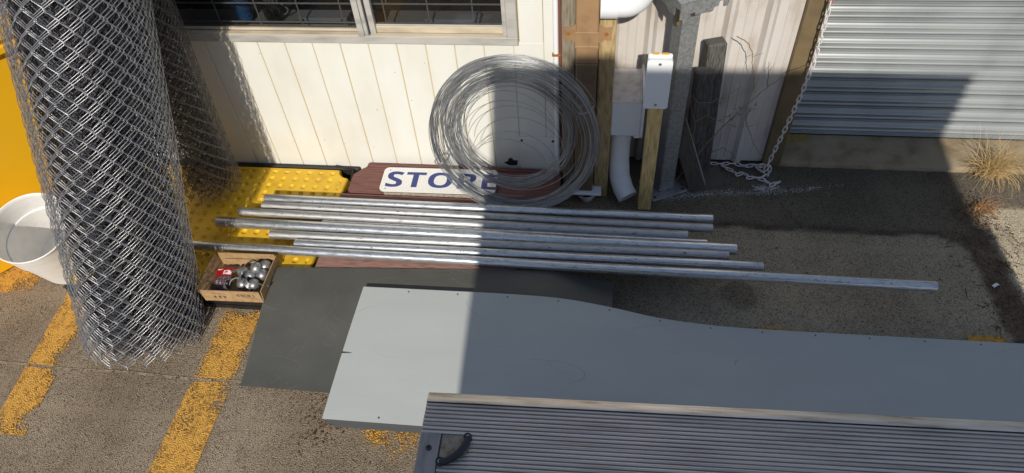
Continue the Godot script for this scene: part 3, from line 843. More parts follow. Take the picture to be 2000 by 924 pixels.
	hold.box(Vector3(0.88, 2.08, 6.13), Vector3(2.0, 2.06, 4.55), 0.03)
	obj("cargo_body", hold, M.truck_white, t)
	var bump_block := MB.new(); bump_block.xf = inv
	bump_block.box(Vector3(0.13, 3.285, 3.725), Vector3(0.26, 0.11, 0.22), 0.03)
	obj("shadow_bump_block", bump_block, M.truck_white, t)  # added unseen block that casts the bump on the shadow's top edge
	var ch := MB.new(); ch.xf = inv
	ch.box(Vector3(0.85, 0.85, 6.4), Vector3(1.0, 0.38, 5.6))
	obj("chassis", ch, M.tyre, t)
	var cab := MB.new(); cab.xf = inv
	cab.box(Vector3(0.85, 1.65, 9.6), Vector3(2.3, 2.3, 1.9), 0.15)
	obj("cab", cab, M.truck_white, t)
	for wz in [6.9, 9.7]:
		for wx in [-0.2, 1.9]:
			var wb := MB.new()
			wb.xf = inv * Transform3D(Basis(Vector3(0, 0, 1), PI / 2), Vector3(wx, 0.48, wz))
			wb.lathe([Vector2(0.0, -0.14), Vector2(0.42, -0.14), Vector2(0.48, -0.1), Vector2(0.48, 0.1), Vector2(0.42, 0.14), Vector2(0.0, 0.14)], 28)
			obj("wheel", wb, M.tyre, t)
	var arm := MB.new(); arm.xf = inv
	for ax in [0.1, 1.6]:
		arm = MB.new(); arm.xf = inv
		arm.tube([Vector3(ax, 1.12, 2.9), Vector3(ax, 0.7, 3.9)], 0.05, 10)
		obj("lift_arm", arm, M.deck_dark, t)
	var col := MB.new(); col.xf = inv
	col.box(Vector3(0.85, 1.12, 3.57), Vector3(2.4, 0.10, 0.05))
	obj("hinge_beam", col, M.deck_dark, t)

# ---------------------------------------------------------------- yellow spill pallet
func spill_pallet() -> void:
	var t := thing("spill_pallet", "yellow dimpled spill pallet deck in a black tray under the pipe ends", "spill pallet")
	var x0 := -2.80
	var x1 := -1.487
	var z0 := 0.056
	var z1 := 0.985
	var top := 0.14
	var b := MB.new()
	b.grid(400, 288, func(u: float, v: float) -> Vector3:
		var x := lerpf(x0, x1, u)
		var z := lerpf(z0, z1, v)
		var y := top
		var e := minf(minf(x - x0, x1 - x), minf(z - z0, z1 - z))
		# scalloped corner at the back right
		var cd := Vector2(x - x1 - 0.004, z - z0 + 0.004).length() - 0.072
		e = minf(e, cd)
		if e < 0.012: y -= 0.012 - sqrt(maxf(0.0, 0.000144 - pow(0.012 - maxf(e, 0.0), 2.0)))
		if cd < 0.0: y = 0.05
		var gx := fposmod(x + 1.660 + 0.03625, 0.0725) - 0.03625
		var gz := fposmod(z - 0.092 + 0.031, 0.062) - 0.031
		var rr := sqrt(gx * gx + gz * gz)
		if e > 0.03 and rr < 0.0180: y -= sqrt(0.0202 * 0.0202 - rr * rr) - sqrt(0.0202 * 0.0202 - 0.0180 * 0.0180)
		return Vector3(x, y, z))
	b.quad(Vector3(x0, 0.03, z1), Vector3(x1, 0.03, z1), Vector3(x1, top - 0.012, z1), Vector3(x0, top - 0.012, z1))
	b.quad(Vector3(x1, 0.03, z1), Vector3(x1, 0.03, z0 + 0.066), Vector3(x1, top - 0.012, z0 + 0.066), Vector3(x1, top - 0.012, z1))
	b.quad(Vector3(x1 - 0.066, 0.03, z0), Vector3(x0, 0.03, z0), Vector3(x0, top - 0.012, z0), Vector3(x1 - 0.066, top - 0.012, z0))
	obj("deck", b, M.pallet, t)
	# black tray: floor and four rims
	obj("tray_floor", span(Vector3(-2.83, 0.001, 0.004), Vector3(-1.445, 0.03, 1.012)), M.black_plastic, t)
	obj("tray_rim", span(Vector3(-2.83, 0.031, 0.004), Vector3(-1.445, 0.128, 0.034), 0.008), M.black_plastic, t)
	obj("tray_rim", span(Vector3(-1.478, 0.031, 0.0345), Vector3(-1.450, 0.112, 1.012), 0.008), M.black_plastic, t)
	obj("tray_rim", span(Vector3(-2.83, 0.031, 0.990), Vector3(-1.479, 0.10, 1.012), 0.008), M.black_plastic, t)
	var pts := []
	for i in 24:
		var s := i / 23.0
		var p := Vector3(-1.60, 0.137, 0.022).lerp(Vector3(-1.475, 0.137, 0.055), minf(1.0, s * 1.6))
		if s > 0.5: p = Vector3(-1.474, 0.137 - 0.03 * (s - 0.5), 0.05 + 0.14 * (s - 0.5))
		pts.append(p)
	tag(obj("black_cable", tb(pts, 0.004, 8), M.black_plastic), "thin black cable looped round the back right corner of the yellow pallet", "cable")

func timber_deck() -> void:
	var t := thing("timber_deck", "low deck of worn red-painted timber planks under the galvanised pipes", "timber deck")
	var rows := [[-1.447, -0.225, 0.052, 0.262, 0], [-1.475, -0.30, 0.278, 0.452, 0], [-1.43, -0.26, 0.468, 0.638, 1], [-1.455, -0.40, 0.652, 0.872, 1]]
	for r in rows:
		var b := MB.new()
		var y0 := 0.12
		var y1 := 0.165 if r[4] == 0 else 0.163
		if r[2] < 0.1:
			# first plank: end corners cut off, edges eased
			var poly := PackedVector2Array([Vector2(r[0], r[2] + 0.07), Vector2(r[0] + 0.045, r[2] + 0.012), Vector2(r[0] + 0.07, r[2]), Vector2(r[1], r[2]), Vector2(r[1], r[3]), Vector2(r[0] + 0.02, r[3]), Vector2(r[0] + 0.004, r[3] - 0.012)])
			for i in poly.size(): poly[i].y = -poly[i].y
			b.xf = Transform3D(Basis(Vector3(1, 0, 0), Vector3(0, 0, -1), Vector3(0, 1, 0)), Vector3.ZERO)
			b.prism(poly, y0, y1)
		else: b.box(Vector3((r[0] + r[1]) / 2, (y0 + y1) / 2, (r[2] + r[3]) / 2), Vector3(r[1] - r[0], y1 - y0, r[3] - r[2]), 0.004)
		obj("plank", b, M.red_timber if r[4] == 0 else M.red_worn, t)
	for x in [-1.32, -0.82, -0.42]:
		obj("bearer", span(Vector3(x - 0.045, 0.0, 0.07), Vector3(x + 0.045, 0.119, 0.86), 0.004), M.red_worn, t)
	obj("back_strip", span(Vector3(-1.38, 0.121, 0.02), Vector3(-0.24, 0.172, 0.049), 0.003), M.red_timber, t)

# ---------------------------------------------------------------- flat sheets
func catmull(pts: Array, x: float) -> float:
	if x <= pts[0].x: return pts[0].y
	for i in pts.size() - 1:
		if x <= pts[i + 1].x:
			var p0: Vector2 = pts[maxi(i - 1, 0)]
			var p1: Vector2 = pts[i]
			var p2: Vector2 = pts[i + 1]
			var p3: Vector2 = pts[mini(i + 2, pts.size() - 1)]
			var s: float = (x - p1.x) / (p2.x - p1.x)
			var m1: float = (p2.y - p0.y) / (p2.x - p0.x) * (p2.x - p1.x)
			var m2: float = (p3.y - p1.y) / (p3.x - p1.x) * (p2.x - p1.x)
			return (2 * s * s * s - 3 * s * s + 1) * p1.y + (s * s * s - 2 * s * s + s) * m1 + (-2 * s * s * s + 3 * s * s) * p2.y + (s * s * s - s * s) * m2
	return pts[-1].y

func scratch_texture(base: Color, marks: int, seed_: int, light: Color, wide: int, cloud := 0.12) -> ImageTexture:
	var im := Image.create(1024, 512, true, Image.FORMAT_RGB8)
	im.fill(base)
	var r := RandomNumberGenerator.new()
	r.seed = seed_
	var nz := noise(seed_, 0.006, FastNoiseLite.TYPE_SIMPLEX_SMOOTH, 5).get_image(1024, 512)
	for y in 512:
		for x in 1024:
			var k := 1.0 + cloud * (nz.get_pixel(x, y).r - 0.5)
			im.set_pixel(x, y, Color(base.r * k, base.g * k, base.b * k))
	for m in marks:
		var p := Vector2(r.randf() * 1024, r.randf() * 512)
		var a := r.randf() * TAU
		var len := int(r.randf_range(4, 70) * (1.0 if r.randf() < 0.7 else 2.0))
		var s := r.randf_range(0.12, 0.45)
		var turn := r.randf_range(-0.03, 0.03)
		for i in len:
			a += turn + r.randf_range(-0.06, 0.06)
			p += Vector2(cos(a), sin(a))
			for w in r.randi_range(1, wide):
				var q := Vector2i(int(p.x) + w / 2, int(p.y) + w % 2)
				if q.x >= 0 and q.y >= 0 and q.x < 1024 and q.y < 512:
					im.set_pixelv(q, im.get_pixelv(q).lerp(light, s * r.randf_range(0.4, 1.0)))
	im.generate_mipmaps()
	return ImageTexture.create_from_image(im)

func sheet_mesh(nu: int, nv: int, f: Callable, thick: float) -> MB:
	var b := MB.new()
	b.grid(nu, nv, f)
	b.grid(nu, nv, func(u: float, v: float) -> Vector3: return f.call(1.0 - u, v) - Vector3(0, thick, 0))
	for i in nu:
		var u0 := float(i) / nu
		var u1 := float(i + 1) / nu
		var dn := Vector3(0, thick, 0)
		var a: Vector3 = f.call(u0, 1.0)
		var c: Vector3 = f.call(u1, 1.0)
		b.quad(a - dn, c - dn, c, a)
		a = f.call(u0, 0.0); c = f.call(u1, 0.0)
		b.quad(c - dn, a - dn, a, c)
	for i in nv:
		var v0 := float(i) / nv
		var v1 := float(i + 1) / nv
		var dn := Vector3(0, thick, 0)
		var a: Vector3 = f.call(0.0, v0)
		var c: Vector3 = f.call(0.0, v1)
		b.quad(a - dn, c - dn, c, a)
		a = f.call(1.0, v0); c = f.call(1.0, v1)
		b.quad(c - dn, a - dn, a, c)
	return b

func disc(at: Vector3, r: float) -> MB:
	var b := MB.new()
	b.xf = Transform3D(Basis.IDENTITY, at)
	b.lathe([Vector2(r, -0.001), Vector2(r * 0.9, 0.0008), Vector2(0.0, 0.0008)], 10)
	return b

func sheets() -> void:
	# dark grey sheet lying lowest, over the front plank and down to the asphalt
	var gm := mat(Color(1, 1, 1), 0.42)
	gm.albedo_texture = scratch_texture(Color(0.081, 0.082, 0.073).linear_to_srgb(), 150, 71, Color(0.62, 0.61, 0.58), 2)
	var gy := func(x: float, z: float) -> float:
		var y := lerpf(0.171, 0.018, smoothstep(0.86, 1.50, z))
		y = minf(y, lerpf(0.171, 0.085, smoothstep(-0.25, 0.12, x)) + 0.0)
		return maxf(y, 0.012) + 0.004 * sin(x * 4.0 + 1.0) * smoothstep(0.9, 1.2, z)
	var gf := func(u: float, v: float) -> Vector3:
		var x := lerpf(-1.662, 0.088, u)
		var z := lerpf(0.852 - 0.055 * (x + 1.66), 1.465, v)
		return Vector3(x, gy.call(x, z), z)
	var gt := obj("dark_grey_sheet", sheet_mesh(60, 26, gf, 0.0015), gm)
	tag(gt, "scratched dark grey metal sheet lying lowest, partly under the white sheet", "metal sheet")
	for x in [-1.50, -1.24, -0.98, -0.74, -0.48, -0.24]:
		var z: float = 0.852 - 0.055 * (x + 1.66) + 0.018
		obj("nail_hole", disc(Vector3(x, gy.call(x, z), z), 0.0035), M.screw, gt)
	# stack above it: four dark sheets and the white one on top
	var pts := [Vector2(-1.4, 0.2), Vector2(-0.75, 0.201), Vector2(-0.4, 0.2), Vector2(-0.15, 0.185), Vector2(0.07, 0.138), Vector2(0.32, 0.068), Vector2(0.6, 0.029), Vector2(0.85, 0.020), Vector2(1.5, 0.019), Vector2(3.0, 0.019)]
	var hy := func(x: float, v: float) -> float: return catmull(pts, x) - 0.03 * v * v * smoothstep(0.5, -0.3, x)
	var lab := ["lowest dark sheet in the stack beneath the white sheet", "second dark sheet up in the stack beneath the white sheet", "dark sheet directly beneath the white sheet on top of the stack"]
	for k in 3:
		var dy := -0.0145 + 0.0045 * k
		var sx := [0.05, 0.018, 0.03][k] as float
		var nz := [0.026, 0.016, 0.009][k] as float
		var fz := [0.004, 0.0, 0.004][k] as float
		var f := func(u: float, v: float) -> Vector3:
			var x := lerpf(-1.143 + sx, 2.75 - 0.02 * k, u)
			var z := lerpf(0.966 - 0.012 * (x + 1.143) - fz, 1.667 - 0.012 * (x + 1.143) + nz, v)
			return Vector3(x, hy.call(x, v) + dy, z)
		var o := obj("dark_stacked_sheet", sheet_mesh(90, 8, f, 0.0012), M.sheet_under)
		tag(o, lab[k], "metal sheet", "dark sheets stacked under the white sheet")
	var wm := mat(Color(1, 1, 1), 0.30)
	wm.metallic_specular = 0.25
	wm.albedo_texture = scratch_texture(Color(0.445, 0.475, 0.465).linear_to_srgb(), 26, 73, Color(0.30, 0.31, 0.30), 1, 0.035)
	var wf := func(u: float, v: float) -> Vector3:
		var x := lerpf(-1.143, 2.8, u)
		var z := lerpf(0.966 - 0.012 * (x + 1.143), 1.667 - 0.012 * (x + 1.143), v)
		return Vector3(x, hy.call(x, v), z)
	var wt := obj("white_sheet", sheet_mesh(150, 12, wf, 0.0012), wm)
	tag(wt, "long pale grey-white metal sheet on top of the stack, bending down to the asphalt", "metal sheet")
	for i in 15:
		var x := -0.908 + i * 0.2455
		var z := 0.966 - 0.012 * (x + 1.143) + 0.018
		obj("nail_hole", disc(Vector3(x, hy.call(x, 0.02), z), 0.0045), M.screw, wt)
	obj("nail_hole", disc(Vector3(-0.895, hy.call(-0.895, 0.96), 1.642), 0.0045), M.screw, wt)
	# torn notch in the left edge
	var nb := MB.new()
	nb.xf = Transform3D(Basis(Vector3(1, 0, 0), Vector3(0, 0, -1), Vector3(0, 1, 0)), Vector3(-1.143, hy.call(-1.14, 0.5), 1.345))
	nb.prism(PackedVector2Array([Vector2(-0.002, -0.004), Vector2(0.045, 0.001), Vector2(-0.002, 0.004)]), -0.0005, 0.0011)
	obj("torn_notch", nb, M.screw, wt)

# ---------------------------------------------------------------- galvanised pipes
func pipes() -> void:
	var list := [
		[-1.888, 0.376, 0.593, 0.382, 0.0252, 0, "galvanised pipe nearest the shed wall, its left end on the yellow pallet"],
		[-1.883, 0.430, 0.588, 0.449, 0.0235, 1, "second galvanised pipe from the shed wall, ending level with the first"],
		[-1.998, 0.490, 0.459, 0.507, 0.0252, 1, "third galvanised pipe from the wall, with the short right end"],
		[-2.090, 0.578, 0.692, 0.590, 0.0300, 0, "thickest galvanised pipe, fourth from the wall, its left end dulled by mesh shadow"],
		[-1.758, 0.644, 0.652, 0.629, 0.0240, 1, "dull grey galvanised pipe just in front of the thickest pipe"],
		[-1.597, 0.698, 0.810, 0.688, 0.0235, 0, "galvanised pipe starting furthest right, just behind the longest pipe"],
		[-2.296, 0.752, 1.583, 0.758, 0.0255, 0, "longest galvanised pipe, frontmost, running far out over the dark asphalt"],
		[-1.50, 0.534, 0.556, 0.540, 0.0150, 0, "thin galvanised pipe hidden between the third and the thickest pipe"],
	]
	for q in list:
		var len: float = q[2] - q[0]
		var r: float = q[4]
		var y := 0.1665 + r
		var z: float = q[1]
		if q == list[1]: y += 0.001
		var ang: float = atan2(q[3] - q[1], len)
		var t := thing("galvanised_pipe", q[6], "pipe", Vector3(q[0], y, z), -ang, "galvanised pipes laid side by side")
		var b := MB.new()
		b.xf = Transform3D(Basis(Vector3(0, 0, 1), -PI / 2), Vector3.ZERO)
		b.lathe([Vector2(r - 0.0032, 0.0), Vector2(r - 0.0006, 0.0), Vector2(r, 0.0008), Vector2(r, len - 0.0008), Vector2(r - 0.0006, len), Vector2(r - 0.0032, len)], 28)
		b.lathe([Vector2(r - 0.0032, len), Vector2(r - 0.0032, 0.0)], 20)
		# smooth the long wall
		obj("tube", b, M.pipe_dull if q[5] == 1 else M.pipe, t)
		var p := MB.new()
		p.xf = b.xf
		p.lathe([Vector2(0.0, len - 0.05), Vector2(r - 0.004, len - 0.05)], 16)
		p.lathe([Vector2(r - 0.004, 0.05), Vector2(0.0, 0.05)], 16)
		obj("dark_bore", p, M.pipe_in, t)
		# stencilled marks and scale: short thin rings and dashes
		var mk := MB.new()
		for i in 14:
			var x := rng.randf_range(0.15, len - 0.1)
			var a := rng.randf_range(0.3, 1.4)
			var w := rng.randf_range(0.002, 0.012)
			mk.xf = Transform3D(Basis(Vector3(1, 0, 0), a), Vector3(x, 0, 0)) * Transform3D(Basis.IDENTITY, Vector3(0, r, 0))
			mk.box(Vector3.ZERO, Vector3(w, 0.0008, rng.randf_range(0.0015, 0.005)))
		stuff(obj("stencil_marks", mk, M.screw, t))

# ---------------------------------------------------------------- chain-link mesh rolls
func mesh_roll(called: String, label: String, base: Vector3, top: Vector3, r_out: float, r_in: float, height: float, gap: float, core_gap: float, nested: float, a: float, wire: float, m: Material, core: Material, seed_: int) -> void:
	var r := RandomNumberGenerator.new()
	r.seed = seed_
	var t := thing(called, label, "mesh roll", base, 0.0, "upright rolls of chain link mesh")
	var up := (top - base).normalized()
	var side := up.cross(Vector3(0, 0, 1)).normalized()
	t.basis = Basis(side, up, side.cross(up))
	var nz := noise(seed_, 1.0, FastNoiseLite.TYPE_SIMPLEX_SMOOTH, 2)
	var th := 0.0
	var i := 0
	var rings := int(height / a)
	var outer := MB.new()
	var inner := MB.new()
	var ph := r.randf() * TAU
	var cells := 2.0 * roundf(PI * r_out / a)
	while true:
		var tn := th / TAU
		var rad: float = r_out - gap * minf(tn, nested) - core_gap * maxf(0.0, tn - nested) - (0.012 if tn >= nested and nested > 0.0 else 0.0)
		if rad < r_in: break
		# the outer turns lie nested, cell on cell with a small creep; the core drifts
		var dth := TAU / cells * 1.0050 if tn < nested else a / rad * 0.8
		var b := outer if th < TAU * maxf(1.02, nested) else inner
		var turn := th / TAU
		var creep: float = 0.003 * sin(turn * 2.4 + 0.6)
		var pv := PackedVector3Array()
		var pn := PackedVector3Array()
		var vshift := 0.003 * nz.get_noise_2d(th * 0.3, 5.0) + 0.0058 * minf(turn, nested)
		for j in rings + 1:
			var peak := (j + i) % 2 == 0
			var tt: float = th + creep + (dth * 1.03 if peak else -dth * 0.03)
			for s in [-1, 1]:
				var h: float = (j + 0.10 * s) * a + vshift + 0.03
				var wob := 0.004 * sin(3.0 * tt + ph) + 0.003 * nz.get_noise_2d(cos(tt) * 2.0 + turn * 0.1, h * 2.0 + sin(tt) * 2.0)
				var rr: float = rad + wob + (0.0028 * s if peak else -0.0028 * s)
				pv.append(Vector3(cos(tt) * rr, h, sin(tt) * rr))
				pn.append(Vector3(cos(tt), 0, sin(tt)))
		# barbed ends
		var cnt := pv.size()
		var start := b.v.size()
		var wr := wire
		for k in cnt:
			var d := (pv[mini(k + 1, cnt - 1)] - pv[maxi(k - 1, 0)]).normalized()
			var nx := (pn[k] - d * pn[k].dot(d)).normalized()
			var ny := d.cross(nx)
			b.v.append(pv[k] + nx * wr); b.n.append(nx)
			b.v.append(pv[k] + ny * wr); b.n.append(ny)
			b.v.append(pv[k] - nx * wr); b.n.append(-nx)
			b.v.append(pv[k] - ny * wr); b.n.append(-ny)
		for k in cnt - 1:
			for s in 4:
				var e := start + k * 4 + s
				var f := start + k * 4 + (s + 1) % 4
				b.ix.append_array(PackedInt32Array([e, e + 4, f, f, e + 4, f + 4]))
		th += dth
		i += 1
	for b in [outer, inner]:
		b.c.resize(b.v.size()); b.c.fill(Color(1, 1, 1)); b.uv.resize(b.v.size())
	stuff(obj("outer_mesh", outer, m, t))
	stuff(obj("inner_mesh_shaded", inner, core, t))  # inner turns coloured dark to paint in the shaded interior

func mesh_rolls() -> void:
	mesh_roll("mesh_roll", "big bright galvanised chain link roll leaning back beside the white bucket", Vector3(-2.262, 0.0, 1.245), Vector3(-2.182, 1.5, 0.58), 0.286, 0.05, 2.10, 0.0115, 0.0085, 3.0, 0.0405, 0.0016, M.wire, M.wire_core_shaded, 5)
	mesh_roll("mesh_roll", "dull dark chain link roll standing on the yellow pallet against the shed wall", Vector3(-2.255, 0.142, 0.275), Vector3(-2.20, 1.5, 0.20), 0.172, 0.035, 1.62, 0.0110, 0.0085, 3.0, 0.040, 0.0014, M.wire_old, M.wire_core_shaded, 6)

# ---------------------------------------------------------------- coil of plain wire
func wire_coil() -> void:
	var th := 0.178
	var up := Vector3(0, cos(th), -sin(th))
	var t := thing("wire_coil", "large coil of plain galvanised wire leaning on the shed wall over the sign", "wire coil", Vector3(-0.451, 0.168, 0.312))
	var nrm := Vector3(1, 0, 0).cross(up).normalized()
	var r := RandomNumberGenerator.new()
	r.seed = 77
	var ring := func(b: MB, rad: float, c: Vector2, depth: float, tilt: Vector2, wav: float, a0: float, a1: float) -> void:
		var pts := []
		var n := 72
		var p1 := r.randf() * TAU
		var p2 := r.randf() * TAU
		for i in n + 1:
			var a := lerpf(a0, a1, float(i) / n)
			var rr := rad + wav * sin(2.0 * a + p1) + wav * 0.5 * sin(3.0 * a + p2)
			var x := c.x + rr * cos(a)
			var y := c.y + rr * sin(a)
			var d := depth + tilt.x * cos(a) + tilt.y * sin(a) + wav * 0.7 * sin(3.0 * a + p2)
			pts.append(Vector3(x, 0, 0) + up * y + nrm * d)
		b.tube(pts, 0.0014, 5, true)
	var R := 0.436
	var outer := MB.new()
	for i in 44:
		var rad: float = R - absf(r.randfn(0.0, 0.018)) - 0.002 if i < 36 else R - r.randf_range(0.05, 0.10)
		var off := Vector2(r.randfn(0.0, 0.006), R + r.randfn(0.0, 0.005) + (R - rad) * -0.55)
		ring.call(outer, rad, off, r.randfn(0.025, 0.02), Vector2(r.randfn(0, 0.012), r.randfn(0, 0.012)), r.randf_range(0.001, 0.005), 0.0, TAU * 1.02)
	stuff(obj("outer_winding", outer, M.coil, t))
	var inner := MB.new()
	for i in 27:
		var rad := 0.312 + r.randfn(0.0, 0.018)
		var off := Vector2(-0.022 + r.randfn(0.0, 0.008), R * 0.945 + r.randfn(0.0, 0.007))
		ring.call(inner, rad, off, r.randfn(-0.055, 0.014), Vector2(r.randfn(0, 0.010), r.randfn(0, 0.014)), r.randf_range(0.002, 0.005), 0.0, TAU * 1.02)
	stuff(obj("inner_winding", inner, M.coil, t))
	for q in [[0.27, -0.03, -0.03, 0.35, 2.75], [0.265, -0.02, -0.07, 0.25, 2.9], [0.26, 0.0, -0.10, 0.2, 3.0], [0.25, 0.02, -0.15, 0.1, 2.9], [0.24, -0.01, -0.22, 0.0, 2.7], [0.335, 0.02, 0.0, -2.9, -0.3], [0.31, 0.0, 0.05, -2.8, -0.4], [0.40, -0.03, 0.02, 1.6, 4.9], [0.425, 0.035, 0.0, -1.4, 1.2], [0.24, -0.04, -0.27, 0.1, 2.6]]:
		var b := MB.new()
		ring.call(b, q[0], Vector2(q[1], R + q[2]), 0.0, Vector2(0.02, 0.0), 0.004, q[3], q[4])
		obj("loose_strand", b, M.coil, t)
	# the outermost loop standing clear on the right, and its two ties
	var lo := MB.new()
	ring.call(lo, R * 0.985, Vector2(0.012, R - 0.004), 0.05, Vector2(0.0, 0.0), 0.004, -2.2, 1.5)
	obj("loose_strand", lo, M.coil, t)
	for q in [[0.42, 0.40], [3.5, 0.418]]:
		var b := MB.new()
		for w in 3:
			var pts := []
			for i in 15:
				var a := TAU * i / 14.0
				var c: Vector3 = Vector3(cos(q[0] + 0.01 * w), 0, 0) * (q[1] + 0.042 * cos(a)) + up * (R + sin(q[0] + 0.01 * w) * (q[1] + 0.042 * cos(a)))
				pts.append(c + nrm * (0.015 + 0.052 * sin(a)))
			b.tube(pts, 0.0014, 5)
		obj("wire_tie", b, M.coil, t)

func store_sign() -> void:
	var t := thing("store_sign", "white sign board reading STORE in navy capitals, lying on the red plank", "sign", Vector3(-0.92, 0.1655, 0.163), deg_to_rad(0.7))
	var w := 0.672
	var h := 0.19
	var poly := PackedVector2Array()
	for c in [[w / 2 - 0.03, h / 2 - 0.03, 0.0], [-w / 2 + 0.03, h / 2 - 0.03, PI / 2], [-w / 2 + 0.03, -h / 2 + 0.03, PI], [w / 2 - 0.03, -h / 2 + 0.03, PI * 1.5]]:
		for i in 6:
			var a: float = c[2] + PI / 2 * i / 5.0
			poly.append(Vector2(c[0] + 0.03 * cos(a), c[1] + 0.03 * sin(a)))
	var tilt := Basis(Vector3.RIGHT, -PI / 2 + 0.06)
	var b := MB.new()
	b.xf = Transform3D(tilt, Vector3(0, 0.012, 0))
	b.prism(poly, 0.0, 0.006)
	obj("board", b, M.sign, t)
	obj("bottom_flange", bx(Vector3(0, -0.012, h / 2 + 0.004), Vector3(w - 0.06, 0.034, 0.005), 0.002), M.sign_edge, t)
	var tm := TextMesh.new()
	tm.text = "STORE"
	var f := SystemFont.new()
	f.font_names = PackedStringArray(["Droid Sans"]); f.font_weight = 700
	tm.font = f; tm.font_size = 64; tm.pixel_size = 0.00205; tm.depth = 0.0012; tm.curve_step = 0.5
	var o := MeshInstance3D.new()
	o.mesh = tm; o.material_override = M.navy; o.name = "lettering"
	o.transform = Transform3D(tilt * Basis.from_scale(Vector3(1.70, 1.24, 1.0)), Vector3(0.020, 0.012, 0) + tilt * Vector3(0, -0.002, 0.0066))
	t.add_child(o, true)
	for x in [-1, 1]:
		for y in [-1, 1]:
			obj("screw_hole", _disc_on(tilt, Vector3(0, 0.012, 0) + tilt * Vector3(x * (w / 2 - 0.035), y * (h / 2 - 0.022), 0.0062), 0.004), M.screw, t)

func _disc_on(bs: Basis, at: Vector3, r: float) -> MB:
	var b := MB.new()
	b.xf = Transform3D(bs * Basis(Vector3.RIGHT, PI / 2), at)
	b.lathe([Vector2(r, -0.0005), Vector2(r * 0.9, 0.0006), Vector2(0.0, 0.0006)], 10)
	return b

# ---------------------------------------------------------------- yellow bin, bucket, fittings
func yellow_bin() -> void:
	var t := thing("yellow_bin", "large yellow plastic bin with an overhanging lid behind the white bucket", "bin", Vector3(-3.47, 0.0, 0.41), deg_to_rad(52))
	var b := MB.new()
	# tapered body
	var lo := [Vector3(-0.52, 0.02, 0.40), Vector3(0.36, 0.02, 0.40), Vector3(0.36, 0.02, -0.42), Vector3(-0.52, 0.02, -0.42)]
	var hi := [Vector3(-0.58, 1.16, 0.46), Vector3(0.44, 1.16, 0.46), Vector3(0.44, 1.16, -0.48), Vector3(-0.58, 1.16, -0.48)]
	var ctr := Vector3(-0.05, 0.6, 0)
	for i in 4:
		var j := (i + 1) % 4
		b.out_quad(lo[i], lo[j], hi[j], hi[i], ctr)
	b.out_quad(lo[0], lo[1], lo[2], lo[3], ctr); b.out_quad(hi[0], hi[1], hi[2], hi[3], ctr)
	obj("body", b, M.bin, t)
	obj("rim", bx(Vector3(-0.07, 1.175, 0), Vector3(1.08, 0.05, 1.0), 0.012), M.bin, t)
	obj("lid", bx(Vector3(-0.07, 1.265, 0), Vector3(1.12, 0.13, 1.04), 0.03), M.bin, t)
	for z in [-0.2, 0.2]: obj("rib", bx(Vector3(0.425, 0.6, z), Vector3(0.05, 1.0, 0.05), 0.015), M.bin, t)
	var f := MB.new()
	f.xf = Transform3D(Basis(Vector3.UP, 0.0), Vector3.ZERO)
	f.prism(PackedVector2Array([Vector2(0.37, 0.03), Vector2(0.66, 0.03), Vector2(0.42, 0.52), Vector2(0.385, 0.52)]), -0.40, 0.38)
	obj("foot_ramp", f, M.bin, t)

func bucket() -> void:
	var ax := Vector3(0.140, 0.942, 0.310).normalized()
	var t := thing("white_bucket", "white plastic bucket tipped towards the viewer beside the big mesh roll", "bucket", Vector3(-2.945, 0.062, 0.772))
	var side := ax.cross(Vector3(0, 0, 1)).normalized()
	t.basis = Basis(side, ax, side.cross(ax))
	var b := MB.new()
	b.lathe([Vector2(0.0, 0.0), Vector2(0.166, 0.0), Vector2(0.171, 0.006), Vector2(0.184, 0.25), Vector2(0.190, 0.255), Vector2(0.194, 0.385), Vector2(0.199, 0.39), Vector2(0.199, 0.398), Vector2(0.196, 0.40), Vector2(0.192, 0.398), Vector2(0.188, 0.385), Vector2(0.185, 0.265), Vector2(0.178, 0.260), Vector2(0.166, 0.012), Vector2(0.0, 0.010)], 48)
	obj("shell", b, M.white_plastic, t)
	var r := MB.new()
	r.lathe([Vector2(0.1785, 0.2595), Vector2(0.1795, 0.266), Vector2(0.1845, 0.2655)], 48)
	obj("inner_step", r, M.pvc, t)
	var k := thing("yellow_handle_tool", "black and yellow tool handle poking up inside the white bucket", "tool", t.position + t.basis * Vector3(0.115, 0.03, 0.05))
	k.basis = t.basis * Basis(Vector3(0, 0, 1), -0.25)
	var g1 := MB.new(); g1.tube([Vector3(0, 0, 0), Vector3(0, 0.12, 0), Vector3(0.004, 0.2, 0)], [0.012, 0.016, 0.013], 10)
	obj("grip", g1, M.seal, k)
	var g2 := MB.new(); g2.tube([Vector3(0.004, 0.2, 0), Vector3(0.012, 0.26, 0), Vector3(0.026, 0.30, 0)], [0.014, 0.017, 0.008], 10)
	obj("tip", g2, M.bin, k)

